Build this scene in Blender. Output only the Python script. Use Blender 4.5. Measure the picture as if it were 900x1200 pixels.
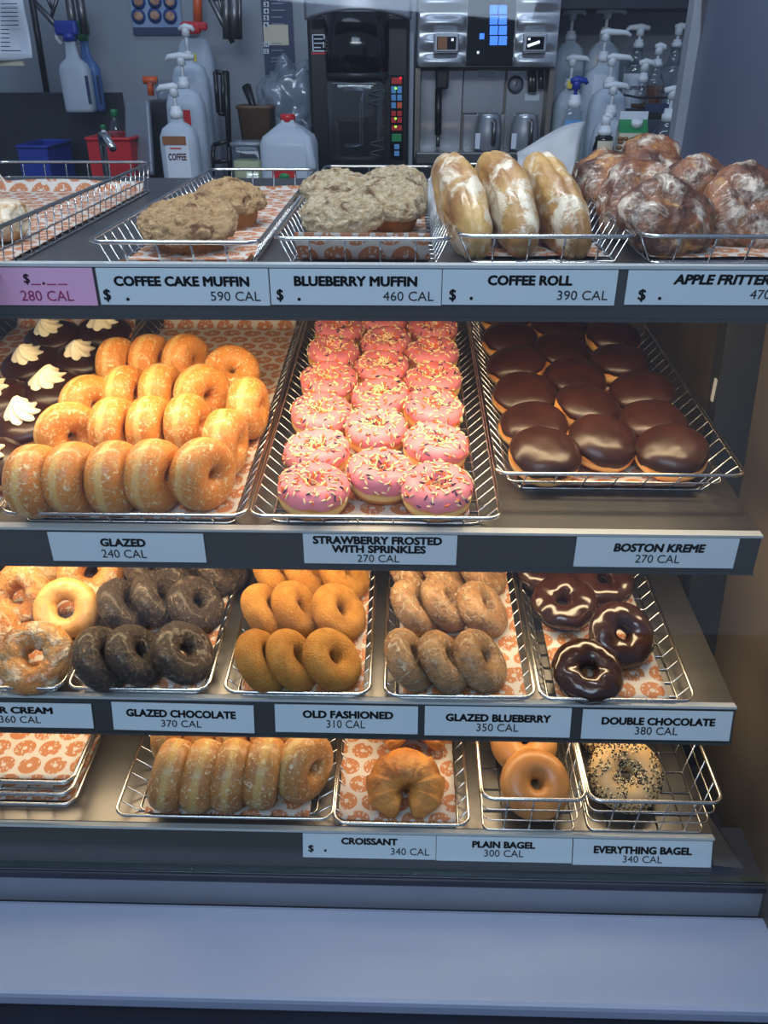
import bpy, bmesh, math, random
from mathutils import Vector, Matrix, Quaternion, noise
for o in list(bpy.data.objects): bpy.data.objects.remove(o)
scene = bpy.context.scene
COL = scene.collection
rad = math.radians
random.seed(7)
# ------------------------------------------------------------------ camera
FPX, HC = 950.0, 1.50
TH, PS, RO = rad(29.5), rad(1.5), rad(-.1)
Fw = Vector((-math.sin(PS)*math.cos(TH), math.cos(PS)*math.cos(TH), -math.sin(TH)))
R0 = Vector((math.cos(PS), math.sin(PS), 0)); U0 = R0.cross(Fw)
Rt = R0*math.cos(RO)+U0*math.sin(RO); Up = Rt.cross(Fw)
CAMP = Vector((0, 0, HC))
cd = bpy.data.cameras.new('camera'); cam = bpy.data.objects.new('camera', cd); COL.objects.link(cam)
cd.sensor_fit = 'VERTICAL'; cd.sensor_height = 36; cd.lens = 36*FPX/1200
cd.clip_start = .02; cd.clip_end = 50
cam.matrix_world = Matrix((( Rt.x, Up.x, -Fw.x, CAMP.x), (Rt.y, Up.y, -Fw.y, CAMP.y), (Rt.z, Up.z, -Fw.z, CAMP.z), (0, 0, 0, 1)))
scene.camera = cam
# ------------------------------------------------------------------ world, lights, exposure
w = bpy.data.worlds.new('world'); scene.world = w; w.use_nodes = True
bg = w.node_tree.nodes['Background']; bg.inputs[0].default_value = (.50, .66, 1.0, 1); bg.inputs[1].default_value = .34
vs = scene.view_settings; vs.view_transform = 'Standard'; vs.look = 'None'; vs.gamma = 1; vs.use_curve_mapping = False; vs.exposure = 0.0
def area(name, loc, target, sx, sy, e, col, parent=None):
    ld = bpy.data.lights.new(name, 'AREA'); ld.shape = 'RECTANGLE'; ld.size = sx; ld.size_y = sy; ld.energy = e; ld.color = col
    o = bpy.data.objects.new(name, ld); COL.objects.link(o); o.location = loc
    o.rotation_euler = (Vector(target)-Vector(loc)).to_track_quat('-Z', 'Y').to_euler()
    if parent: o.parent = parent
    return o
area('shop_ceiling_light', (-.3, -.9, 2.75), (0, .7, .9), 1.6, 1.0, 33, (.62, .78, 1.0))
area('case_canopy_light', (-.15, .90, 1.95), (-.15, 1.06, 1.3), 1.0, .06, 7.0, (.92, .94, 1.0))
area('kitchen_ceiling_light', (-.2, 1.75, 2.7), (0, 2.3, 1.1), 1.6, .3, 4.6, (.62, .76, 1.0))
WARM = (1.0, .74, .44)
# ------------------------------------------------------------------ colour + material helpers
def C(r, g, b):
    f = lambda v: ((v/255+.055)/1.055)**2.4 if v > 10 else v/255/12.92
    return (f(r), f(g), f(b), 1)
class NT:
    def __init__(s, name):
        s.m = bpy.data.materials.new(name); s.m.use_nodes = True; s.t = s.m.node_tree
        s.b = s.t.nodes['Principled BSDF']; s.out = s.t.nodes['Material Output']
    def n(s, kind, **kw):
        nd = s.t.nodes.new(kind)
        for k, v in kw.items(): setattr(nd, k, v)
        return nd
    def l(s, a, b): s.t.links.new(a, b)
    def val(s, sock, v):
        if hasattr(v, 'links') or isinstance(v, bpy.types.NodeSocket): s.l(v, sock)
        else: sock.default_value = v
    def math(s, op, a, b=0.0, c=0.0):
        nd = s.n('ShaderNodeMath', operation=op)
        s.val(nd.inputs[0], a); s.val(nd.inputs[1], b); s.val(nd.inputs[2], c); return nd.outputs[0]
    def mix(s, f, a, b):
        nd = s.n('ShaderNodeMix', data_type='RGBA'); s.val(nd.inputs[0], f); s.val(nd.inputs[6], a); s.val(nd.inputs[7], b); return nd.outputs[2]
    def coord(s, which='Object', rnd=True):
        tc = s.n('ShaderNodeTexCoord'); o = tc.outputs[which]
        if rnd:
            oi = s.n('ShaderNodeObjectInfo'); va = s.n('ShaderNodeVectorMath', operation='MULTIPLY_ADD')
            cx = s.n('ShaderNodeCombineXYZ'); s.l(oi.outputs['Random'], cx.inputs[0]); s.l(oi.outputs['Random'], cx.inputs[1])
            s.l(cx.outputs[0], va.inputs[0]); va.inputs[1].default_value = (3.7, 9.1, 5.3); s.l(o, va.inputs[2]); return va.outputs[0], o
        return o, o
    def noise(s, vec, scale, detail=4, rough=.6, dist=0):
        nd = s.n('ShaderNodeTexNoise'); s.l(vec, nd.inputs['Vector']); nd.inputs['Scale'].default_value = scale
        nd.inputs['Detail'].default_value = detail; nd.inputs['Roughness'].default_value = rough; nd.inputs['Distortion'].default_value = dist
        return nd.outputs[0]
    def ramp(s, f, a, b):
        nd = s.n('ShaderNodeMapRange', interpolation_type='SMOOTHSTEP'); s.val(nd.inputs[0], f); nd.inputs[1].default_value = a; nd.inputs[2].default_value = b
        return nd.outputs[0]
    def bump(s, h, st=.3, dist=.001):
        nd = s.n('ShaderNodeBump'); nd.inputs['Strength'].default_value = st; nd.inputs['Distance'].default_value = dist
        s.l(h, nd.inputs['Height']); s.l(nd.outputs[0], s.b.inputs['Normal'])
def mat(name, c1, c2=None, scale=30, rough=.5, metal=0.0, bump=0.0, bscale=200, bdist=.001, flake=None, band=None, coat=0, spec=None, sss=0, stretch=None, patch=None):
    t = NT(name); v, raw = t.coord()
    if stretch:
        mp = t.n('ShaderNodeMapping'); t.l(v, mp.inputs[0]); mp.inputs['Scale'].default_value = stretch; v = mp.outputs[0]
    b = t.b; b.inputs['Roughness'].default_value = rough; b.inputs['Metallic'].default_value = metal
    if spec is not None: b.inputs['Specular IOR Level'].default_value = spec
    if coat: b.inputs['Coat Weight'].default_value = coat; b.inputs['Coat Roughness'].default_value = .12
    if sss:
        b.inputs['Subsurface Weight'].default_value = sss; b.inputs['Subsurface Radius'].default_value = (.006, .003, .0015); b.inputs['Subsurface Scale'].default_value = 1
    col = c1
    if c2: col = t.mix(t.ramp(t.noise(v, scale), .35, .65), c1, c2)
    if band:
        cb, z0, wd = band
        sx = t.n('ShaderNodeSeparateXYZ'); t.l(raw, sx.inputs[0])
        d = t.math('ABSOLUTE', t.math('SUBTRACT', t.math('ADD', sx.outputs[2], t.math('MULTIPLY', t.math('SUBTRACT', t.noise(v, 45), .5), wd)), z0))
        col = t.mix(t.math('SUBTRACT', 1.0, t.ramp(d, wd*.35, wd)), col, cb)
    if patch:
        cp, sc, lo, hi, *am = patch
        col = t.mix(t.math('MULTIPLY', t.ramp(t.noise(v, sc, 5, .6, .6), lo, hi), am[0] if am else 1.0), col, cp)
    fl = None
    if flake:
        cf, sc, lo, hi = flake
        fl = t.ramp(t.noise(v, sc, 6, .7, 1.2 if sc > 60 else .35), lo, hi); col = t.mix(fl, col, cf)
    t.val(b.inputs['Base Color'], col)
    if bump:
        h = t.noise(v, bscale, 5, .65)
        if fl is not None: h = t.math('ADD', h, t.math('MULTIPLY', fl, .4))
        t.bump(h, bump, bdist)
    return t.m
def emis(name, c, st):
    t = NT(name); t.b.inputs['Base Color'].default_value = c; t.b.inputs['Emission Color'].default_value = c; t.b.inputs['Emission Strength'].default_value = st; return t.m
def clear(name, tint, gl=.12, rough=.05, alpha=None):
    t = NT(name); tr = t.n('ShaderNodeBsdfTransparent'); tr.inputs[0].default_value = tint
    g = t.n('ShaderNodeBsdfGlossy'); g.inputs[0].default_value = (1, 1, 1, 1); g.inputs[1].default_value = rough
    lw = t.n('ShaderNodeLayerWeight'); lw.inputs[0].default_value = .25
    f = t.math('ADD', t.math('MULTIPLY', lw.outputs['Facing'], gl*2.2), gl*.4)
    mx = t.n('ShaderNodeMixShader'); t.l(f, mx.inputs[0]); t.l(tr.outputs[0], mx.inputs[1]); t.l(g.outputs[0], mx.inputs[2])
    src = mx
    if alpha:
        df = t.n('ShaderNodeBsdfDiffuse'); df.inputs[0].default_value = alpha[0]
        m2 = t.n('ShaderNodeMixShader'); m2.inputs[0].default_value = alpha[1]; t.l(mx.outputs[0], m2.inputs[1]); t.l(df.outputs[0], m2.inputs[2]); src = m2
    t.l(src.outputs[0], t.out.inputs[0]); return t.m
def paper_mat(name, basec, ink, cell=.034):
    t = NT(name); tc = t.n('ShaderNodeTexCoord'); sx = t.n('ShaderNodeSeparateXYZ'); t.l(tc.outputs['UV'], sx.inputs[0])
    v = t.math('DIVIDE', sx.outputs[1], cell*.82); row = t.math('FLOOR', v)
    u = t.math('ADD', t.math('DIVIDE', sx.outputs[0], cell), t.math('MULTIPLY', t.math('MODULO', row, 2.0), .5)); cu = t.math('FLOOR', u)
    fu = t.math('SUBTRACT', t.math('FRACT', u), .5); fv = t.math('MULTIPLY', t.math('SUBTRACT', t.math('FRACT', v), .5), .86)
    r = t.math('SQRT', t.math('ADD', t.math('MULTIPLY', fu, fu), t.math('MULTIPLY', fv, fv)))
    ring = t.math('MULTIPLY', t.ramp(r, .43, .41), t.ramp(r, .085, .105))
    cx = t.n('ShaderNodeCombineXYZ'); t.l(cu, cx.inputs[0]); t.l(row, cx.inputs[1])
    wn = t.n('ShaderNodeTexWhiteNoise', noise_dimensions='2D'); t.l(cx.outputs[0], wn.inputs['Vector'])
    ang = t.math('MULTIPLY', wn.outputs[0], 6.283)
    bx = t.math('SUBTRACT', fu, t.math('MULTIPLY', t.math('COSINE', ang), .42)); by = t.math('SUBTRACT', fv, t.math('MULTIPLY', t.math('SINE', ang), .42))
    bd = t.math('SQRT', t.math('ADD', t.math('MULTIPLY', bx, bx), t.math('MULTIPLY', by, by)))
    ring = t.math('MULTIPLY', ring, t.ramp(bd, .11, .13))
    vo = t.n('ShaderNodeTexVoronoi', feature='F1'); mp = t.n('ShaderNodeMapping'); t.l(tc.outputs['UV'], mp.inputs[0]); mp.inputs['Scale'].default_value = (9.5/cell, 5.5/cell, 1); mp.inputs['Rotation'].default_value = (0, 0, .6)
    t.l(mp.outputs[0], vo.inputs['Vector']); vo.inputs['Scale'].default_value = 1
    spr = t.math('MULTIPLY', t.ramp(vo.outputs['Distance'], .36, .26), .85)
    ring = t.math('MULTIPLY', ring, t.math('SUBTRACT', 1.0, spr))
    n = t.noise(tc.outputs['UV'], 14, 3)
    col = t.mix(ring, basec, ink); t.l(col, t.b.inputs['Base Color']); t.b.inputs['Roughness'].default_value = .55
    t.bump(n, .25, .004)
    tl = t.n('ShaderNodeBsdfTranslucent'); t.l(col, tl.inputs[0]); mx = t.n('ShaderNodeMixShader'); mx.inputs[0].default_value = .2
    t.l(t.b.outputs[0], mx.inputs[1]); t.l(tl.outputs[0], mx.inputs[2]); t.l(mx.outputs[0], t.out.inputs[0])
    return t.m
M = {}
M['steel'] = mat('brushed_steel', C(102, 102, 104), C(120, 118, 118), 8, .36, .9, .06, 300, stretch=(.06, 1, 1))
M['machine_steel'] = mat('machine_steel', C(165, 168, 174), C(178, 180, 186), 6, .3, .7)
M['steel_side'] = mat('satin_steel', C(112, 104, 98), C(126, 117, 108), 3, .42, .6, .03, 200, stretch=(1, 1, .08))
M['steel_dark'] = mat('dark_steel', C(44, 48, 54), C(52, 56, 64), 5, .4, .4)
M['rail'] = mat('grey_rail_metal', C(64, 66, 68), C(74, 76, 78), 6, .38, .2, stretch=(.1, 1, 1))
M['rail_edge'] = mat('bright_rail_edge', C(196, 202, 204), None, rough=.3, metal=.25)
M['frame_metal'] = mat('grey_painted_frame', C(128, 134, 146), C(138, 143, 154), 4, .45, .25)
M['panel_cool_lit'] = mat('cool_lit_side_panel', C(76, 84, 108), C(84, 92, 114), 3, .4, .2, stretch=(1, 1, .1))  # cool light on the upper side wall, put into the base colour
M['ledge'] = mat('pale_grey_laminate', C(134, 146, 168), C(141, 152, 174), 3, .45, 0, .03, 60, patch=(C(132, 140, 152), 5.0, .66, .74, .4))
M['base_dark'] = mat('dark_base_panel', C(40, 44, 54), C(50, 54, 66), 4, .5)
M['chrome'] = mat('chrome_wire', C(205, 205, 205), None, rough=.2, metal=1.0)
M['label'] = mat('white_label_card', C(205, 218, 226), None, rough=.45)
M['label_pink'] = mat('pink_label_card', C(222, 168, 205), None, rough=.45)
M['ink'] = mat('black_ink', C(14, 14, 16), None, rough=.6)
M['ink_pink'] = mat('magenta_ink', C(150, 20, 90), None, rough=.6)
M['ink_red'] = mat('red_ink', C(200, 50, 30), None, rough=.6)
M['paper'] = paper_mat('donut_print_paper', C(212, 203, 194), C(192, 124, 80))
M['paper_plain'] = mat('plain_wax_paper', C(120, 124, 132), C(134, 138, 146), 9, .5)
M['glass'] = clear('clear_case_glass', (.97, .985, .98, 1), .05, .02)
M['glass_edge'] = mat('green_glass_edge', C(20, 40, 40), None, rough=.15)
M['glazed'] = mat('glazed_yeast_dough', C(200, 122, 44), C(214, 140, 58), 28, .38, 0, .6, 230, .003, flake=(C(236, 212, 164), 170, .53, .62), band=(C(220, 172, 98), 0, .0065), coat=.25, sss=.1)
M['glazed_tan'] = mat('glazed_tan_dough', C(162, 106, 50), C(184, 128, 66), 28, .4, 0, .6, 210, .003, flake=(C(226, 204, 166), 150, .53, .63), band=(C(190, 152, 86), 0, .007), coat=.25, sss=.1)
M['dough'] = mat('yeast_dough', C(204, 128, 54), C(222, 152, 76), 30, .6, 0, .3, 200, band=(C(236, 194, 124), -.004, .006), sss=.1)
M['pink'] = mat('pink_icing', C(222, 124, 138), C(228, 136, 148), 40, .5, 0, .15, 120, coat=.08, sss=.15)
M['choc'] = mat('chocolate_icing', C(44, 22, 16), C(54, 28, 20), 30, .34, 0, .15, 50, .003, coat=.10, spec=.35, patch=(C(84, 50, 36), 26, .62, .8, .5))
M['choc_shiny'] = mat('shiny_chocolate_icing', C(40, 20, 15), C(50, 26, 19), 30, .2, 0, .1, 60, coat=.45)
M['choc_cake'] = mat('chocolate_cake_dough', C(46, 30, 22), C(60, 40, 30), 60, .7, 0, .8, 260, .002)
M['cream'] = mat('white_cream', C(246, 236, 208), None, rough=.45, sss=.2)
M['gchoc'] = mat('glazed_chocolate_dough', C(44, 33, 27), C(62, 47, 38), 60, .42, 0, .9, 190, .006, flake=(C(160, 140, 118), 130, .52, .66), coat=.2)
M['oldf'] = mat('plain_cake_dough', C(206, 136, 46), C(222, 156, 66), 60, .7, 0, 1.0, 420, .009, patch=(C(168, 96, 28), 20, .55, .75, .6))
M['blueb'] = mat('glazed_blueberry_dough', C(138, 96, 60), C(170, 128, 84), 35, .42, 0, .9, 180, .006, flake=(C(214, 190, 158), 110, .49, .64), patch=(C(96, 66, 62), 40, .62, .74), coat=.25)
M['sourc'] = mat('sour_cream_dough', C(186, 116, 52), C(212, 150, 84), 24, .4, 0, .9, 110, .007, flake=(C(236, 212, 178), 42, .47, .62), coat=.3)
M['sourc2'] = mat('golden_cruller_dough', C(214, 156, 84), C(228, 176, 104), 24, .45, 0, .6, 120, .003, flake=(C(240, 214, 168), 70, .56, .7), coat=.3)
M['crumb'] = mat('cinnamon_crumb', C(176, 138, 92), C(204, 168, 120), 90, .8, 0, 1.0, 150, .014, patch=(C(112, 70, 38), 45, .54, .66))
M['crumb_pale'] = mat('sugar_crumb', C(182, 156, 116), C(216, 198, 166), 110, .7, 0, 1.0, 160, .014, patch=(C(110, 74, 46), 38, .56, .66), flake=(C(236, 226, 204), 160, .58, .68))
M['muffin'] = mat('muffin_cake', C(150, 96, 44), C(176, 120, 62), 40, .7, 0, .8, 160, .003)
M['croll'] = mat('glazed_coffee_roll', C(150, 104, 56), C(196, 158, 94), 16, .38, 0, .5, 120, .003, flake=(C(218, 204, 180), 26, .47, .60), coat=.35)
M['fritter'] = mat('glazed_fritter', C(72, 38, 22), C(140, 86, 48), 26, .36, 0, .8, 110, .004, flake=(C(206, 190, 172), 34, .49, .66), coat=.3, patch=(C(176, 124, 62), 30, .56, .68))
M['croissant'] = mat('croissant_crust', C(178, 108, 42), C(208, 142, 66), 22, .5, 0, .7, 120, .005, patch=(C(128, 70, 26), 26, .52, .72, .8), coat=.1, stretch=(1, 1, 1))
M['bagel'] = mat('bagel_crust', C(170, 112, 56), C(188, 132, 74), 14, .42, 0, .15, 90, coat=.15, patch=(C(204, 160, 104), 14, .56, .72, .7))
M['bagel_pale'] = mat('seeded_bagel_crust', C(190, 152, 100), C(206, 170, 118), 16, .5, 0, .2, 120)
M['spr_cream'] = mat('cream_sprinkle', C(250, 232, 176), None, rough=.4)
M['spr_orange'] = mat('orange_sprinkle', C(238, 112, 30), None, rough=.4)
M['spr_dark'] = mat('purple_sprinkle', C(64, 52, 84), None, rough=.4)
M['poppy'] = mat('poppy_seed', C(20, 18, 20), None, rough=.6)
M['sesame'] = mat('sesame_seed', C(232, 212, 164), None, rough=.6)
M['wall'] = mat('painted_wall', C(134, 140, 148), C(144, 148, 155), 2, .5)
M['floor'] = mat('dark_floor_tile', C(60, 58, 58), C(76, 72, 70), 3, .5)
M['black'] = mat('black_plastic', C(14, 15, 18), None, rough=.35)
M['black_gloss'] = mat('gloss_black', C(8, 9, 14), None, rough=.12)
M['white_pl'] = mat('white_plastic', C(214, 218, 222), None, rough=.4)
M['jug'] = clear('milky_plastic', (.8, .86, .92, 1), .08, .25, (C(196, 206, 218), .72))
M['jug_blue'] = clear('blue_plastic', (.5, .66, .9, 1), .1, .2, (C(96, 132, 190), .6))
M['clear_pl'] = clear('clear_plastic', (.86, .9, .93, 1), .16, .06)
M['wrap'] = clear('plastic_film', (.9, .93, .97, 1), .22, .18, (C(170, 180, 195), .18))
M['red'] = mat('red_plastic', C(190, 28, 34), None, rough=.4)
M['orange'] = mat('orange_plastic', C(214, 88, 36), None, rough=.4)
M['blue'] = mat('blue_plastic_trigger', C(30, 52, 150), None, rough=.4)
M['green'] = mat('green_plastic', C(28, 128, 74), None, rough=.4)
M['brown'] = mat('brown_label', C(134, 84, 44), None, rough=.5)
M['brown_tub'] = mat('brown_tub', C(98, 72, 52), C(110, 84, 62), 20, .6)
M['amber'] = mat('amber_syrup', C(120, 70, 36), None, rough=.2)
M['violet'] = mat('violet_syrup', C(62, 54, 78), None, rough=.2)
M['purple'] = mat('purple_label', C(116, 30, 120), None, rough=.5)
M['cream_liq'] = mat('pale_liquid', C(196, 192, 140), None, rough=.4)
M['navy'] = mat('navy_sign', C(38, 50, 84), None, rough=.5)
M['cardboard'] = mat('cream_paper', C(206, 196, 172), None, rough=.6)
M['white_paper'] = mat('white_paper', C(206, 212, 222), None, rough=.6)
M['sky_label'] = mat('sky_blue_label', C(90, 150, 206), None, rough=.5)
M['yellow'] = mat('yellow_label', C(220, 200, 70), None, rough=.5)
M['screen_blue'] = emis('lit_blue_button', C(70, 130, 255), .9)
M['lit_red'] = emis('lit_red_lamp', C(255, 30, 30), 2.0)
M['lit_green'] = emis('lit_green_lamp', C(140, 255, 70), 2.0)
M['lit_white'] = emis('lit_white_lamp', C(220, 235, 255), 1.2)
M['led'] = emis('warm_led_tube', (1.0, .78, .5, 1), 6.0)
# ------------------------------------------------------------------ mesh builder
class MB:
    def __init__(s): s.v = []; s.f = []; s.mi = []; s.sm = []; s.uv = None
    def add(s, vs, fs, mi=0, smooth=True):
        b = len(s.v); s.v += [tuple(v) for v in vs]; s.f += [tuple(b+i for i in f) for f in fs]; s.mi += [mi]*len(fs); s.sm += [smooth]*len(fs); return s
    def box(s, c, d, mi=0, mtx=None, bev=0):
        if bev:
            bm = bmesh.new(); bmesh.ops.create_cube(bm, size=1); bmesh.ops.scale(bm, vec=d, verts=bm.verts)
            bmesh.ops.bevel(bm, geom=bm.edges[:], offset=bev, segments=2, profile=.5, affect='EDGES'); bm.verts.ensure_lookup_table()
            vs = [v.co+Vector(c) for v in bm.verts]; fs = [[v.index for v in f.verts] for f in bm.faces]; bm.free()
        else:
            vs = [Vector((c[0]+d[0]*x/2, c[1]+d[1]*y/2, c[2]+d[2]*z/2)) for x in (-1, 1) for y in (-1, 1) for z in (-1, 1)]
            fs = [(0, 1, 3, 2), (4, 6, 7, 5), (0, 4, 5, 1), (2, 3, 7, 6), (0, 2, 6, 4), (1, 5, 7, 3)]
        if mtx: vs = [mtx @ v for v in vs]
        return s.add(vs, fs, mi, False)
    def tube(s, pts, r, n=6, closed=False, mi=0, cap=True):
        pts = [Vector(p) for p in pts]; N = len(pts); rr = r if isinstance(r, (list, tuple)) else [r]*N
        vs = []; prev = None
        for i, p in enumerate(pts):
            a = pts[(i-1) % N] if (closed or i > 0) else p; b = pts[(i+1) % N] if (closed or i < N-1) else p
            t = (b-a).normalized()
            if prev is None:
                up = Vector((0, 0, 1)) if abs(t.z) < .9 else Vector((1, 0, 0)); x = t.cross(up).normalized()
            else: x = (prev-t*prev.dot(t)).normalized()
            prev = x; y = t.cross(x)
            for k in range(n):
                an = 2*math.pi*k/n; vs.append(p+(x*math.cos(an)+y*math.sin(an))*rr[i])
        fs = []
        for i in range(N if closed else N-1):
            j = (i+1) % N
            for k in range(n): fs.append((i*n+k, i*n+(k+1) % n, j*n+(k+1) % n, j*n+k))
        if not closed and cap: fs.append(tuple(range(n))[::-1]); fs.append(tuple((N-1)*n+k for k in range(n)))
        return s.add(vs, fs, mi, True)
    def lathe(s, prof, n=24, mi=0, c=(0, 0, 0), sq=None, mtx=None):
        vs = []; fs = []; N = len(prof)
        for (r, z) in prof:
            for k in range(n):
                a = 2*math.pi*k/n; x, y = math.cos(a), math.sin(a)
                if sq:
                    e = sq[2]; x = math.copysign(abs(x)**e, x)*sq[0]; y = math.copysign(abs(y)**e, y)*sq[1]
                v = Vector((c[0]+r*x, c[1]+r*y, c[2]+z)); vs.append(mtx @ v if mtx else v)
        for i in range(N-1):
            for k in range(n): fs.append((i*n+k, i*n+(k+1) % n, (i+1)*n+(k+1) % n, (i+1)*n+k))
        fs.append(tuple(range(n))[::-1]); fs.append(tuple((N-1)*n+k for k in range(n)))
        return s.add(vs, fs, mi, True)
    def grid(s, fn, nu, nv, cu=False, cv=False, mi=0, flip=False, uvs=False):
        vs = []; fs = []; uv = []
        mu = nu if cu else nu+1; mv = nv if cv else nv+1
        for i in range(mu):
            for j in range(mv):
                p = fn(i/nu, j/nv)
                if uvs: uv.append(p[1]); p = p[0]
                vs.append(p)
        for i in range(nu):
            for j in range(nv):
                a, b, c, d = i*mv+j, ((i+1) % mu)*mv+j, ((i+1) % mu)*mv+(j+1) % mv, i*mv+(j+1) % mv
                fs.append((a, d, c, b) if flip else (a, b, c, d))
        s.add(vs, fs, mi, True)
        if uvs: s.uv = uv
        return s
    def mesh(s, name, mats):
        me = bpy.data.meshes.new(name); me.from_pydata(s.v, [], s.f)
        for m in (mats if isinstance(mats, (list, tuple)) else [mats]): me.materials.append(M[m])
        me.polygons.foreach_set('material_index', s.mi); me.polygons.foreach_set('use_smooth', s.sm)
        if s.uv:
            ul = me.uv_layers.new(name='UVMap')
            for lp in me.loops: ul.data[lp.index].uv = s.uv[lp.vertex_index]
        me.update(); return me
    def build(s, name, mats, parent=None, loc=None): return link(name, s.mesh(name, mats), parent, loc)
def link(name, me, parent=None, loc=None):
    o = bpy.data.objects.new(name, me); COL.objects.link(o)
    if parent: o.parent = parent
    if loc is not None: o.location = loc
    return o
def tag(o, label=None, cat=None, group=None, kind=None):
    if label: o['label'] = label
    if cat: o['category'] = cat
    if group: o['group'] = group
    if kind: o['kind'] = kind
    return o
def empty(name, loc=(0, 0, 0), label=None, cat=None, group=None, kind=None, rz=0):
    o = bpy.data.objects.new(name, None); COL.objects.link(o); o.location = loc; o.rotation_euler = (0, 0, rz); o.empty_display_size = .02
    return tag(o, label, cat, group, kind)
def text_mesh(s, bold=0.0, shear=0.0, ext=.004):
    cu = bpy.data.curves.new('t', 'FONT'); cu.body = s; cu.size = 1; cu.offset = bold; cu.extrude = ext; cu.shear = shear; cu.resolution_u = 3
    o = bpy.data.objects.new('t', cu); COL.objects.link(o); dg = bpy.context.evaluated_depsgraph_get(); dg.update()
    me = bpy.data.meshes.new_from_object(o.evaluated_get(dg)); bpy.data.objects.remove(o); bpy.data.curves.remove(cu)
    return me
def put_text(name, s, mtx, x0, x1, y0, y1, m, parent=None, bold=0.0, shear=0.0, lift=.0004):
    """text filling the box x0..x1, y0..y1 in the plane frame mtx (x right, y up, z out)"""
    me = text_mesh(s, 0, shear)
    if bold:
        vv = [v.co.copy() for v in me.vertices]; ff = [list(f.vertices) for f in me.polygons]; N = len(vv); b = MB()
        for i in range(9):
            d = Vector((math.cos(i*math.pi/4), math.sin(i*math.pi/4)*.8, 0))*bold*2.3 if i < 8 else Vector((0, 0, 0))
            b.add([v+d for v in vv], ff, 0, False)
        me = bpy.data.meshes.new('t'); me.from_pydata(b.v, [], b.f)
    vs = me.vertices
    ax, bx = min(v.co.x for v in vs), max(v.co.x for v in vs); ay, by = min(v.co.y for v in vs), max(v.co.y for v in vs)
    sx = (x1-x0)/(bx-ax); sy = (y1-y0)/(by-ay)
    for v in vs: v.co = Vector((x0+(v.co.x-ax)*sx, y0+(v.co.y-ay)*sy, lift+v.co.z*.05))
    me.transform(mtx); me.materials.clear(); me.materials.append(M[m]); me.name = name
    return link(name, me, parent)
# ------------------------------------------------------------------ shelf geometry
def ray(px, py): return Fw+Rt*((px-450)/FPX)-Up*((py-600)/FPX)
def at(px, py, D):
    d = ray(px, py); return CAMP+d*(D/d.y)
def scl(px, py, D):
    d = ray(px, py); return D/d.y/FPX         # metres per pixel there
LIP = {1: (.797, 1.3229), 2: (.755, 1.0493), 3: (.712, .8451), 4: (.6785, .6622)}
ALF = {1: 0.0, 2: rad(4), 3: rad(4.2), 4: rad(2.5)}
DROP = {1: .010, 2: .002, 3: .002, 4: .002}
TAU = {1: 0.0, 2: 0.0, 3: rad(12), 4: rad(20)}
XL, XR = -.80, .387
LEN = {1: .70, 2: .71, 3: .70, 4: .70}
def S(k, x, s, n):
    D, z = LIP[k]; a = ALF[k]; return Vector((x, D+s*math.cos(a)-n*math.sin(a), z-DROP[k]+s*math.sin(a)+n*math.cos(a)))
def on(k, px, py, n=0.0):
    a = ALF[k]; N = Vector((0, -math.sin(a), math.cos(a))); O = S(k, 0, 0, n); d = ray(px, py)
    t = (O-CAMP).dot(N)/d.dot(N); P = CAMP+d*t-O
    return P.x, P.dot(Vector((0, math.cos(a), math.sin(a))))
def shelf_mtx(k, x, s, n):
    a = ALF[k]; p = S(k, x, s, n)
    return Matrix.Translation(p) @ Matrix.Rotation(a, 4, 'X')
def rail_mtx(k):
    D, z = LIP[k]; t = TAU[k]
    return Matrix(((1, 0, 0, 0), (0, math.sin(t), -math.cos(t), D-.0002), (0, math.cos(t), math.sin(t), z), (0, 0, 0, 1)))
RM = {k: rail_mtx(k) for k in LIP}
def onrail(k, px, py):
    m = RM[k]; N = Vector((0, m[1][2], m[2][2])); O = m.translation; d = ray(px, py); t = (O-CAMP).dot(N)/d.dot(N)
    q = m.inverted() @ (CAMP+d*t); return q.x, q.y
# ------------------------------------------------------------------ the setting
def struct(name, mb, m): return tag(mb.build(name, m), kind='structure')
struct('floor', MB().box((0, 1.2, -.02), (7, 7, .04)), 'floor')
WALLD = 2.75
struct('wall_back', MB().box((0, WALLD+.05, 1.5), (7, .1, 3.0)), 'wall')
# dark bulkhead above the right part of the back wall
p = at(640, 10, 2.5)
struct('trim_1', MB().box((p.x+.6, 2.62, p.z+.25), (1.2, .25, .5)), 'steel_dark')
# dark splash panel low on the wall at the left
p = at(118, 109, 2.70); q = at(158, 112, 2.70)
struct('trim_2', MB().box((p.x-.6, 2.72, p.z-.35), (1.3, .06, .7)), 'steel_dark')
CZ = 1.10
ctr = empty('back_counter', (0, 2.3, 0), 'dark worktop along the back wall carrying the coffee machines and bottles', 'counter')
MB().box((0, 0, CZ-.02), (4.6, .85, .04), bev=.004).build('worktop', 'steel_dark', ctr)
MB().box((0, .05, (CZ-.04)/2), (4.6, .7, CZ-.04)).build('cabinet_body', 'steel_dark', ctr)
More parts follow.
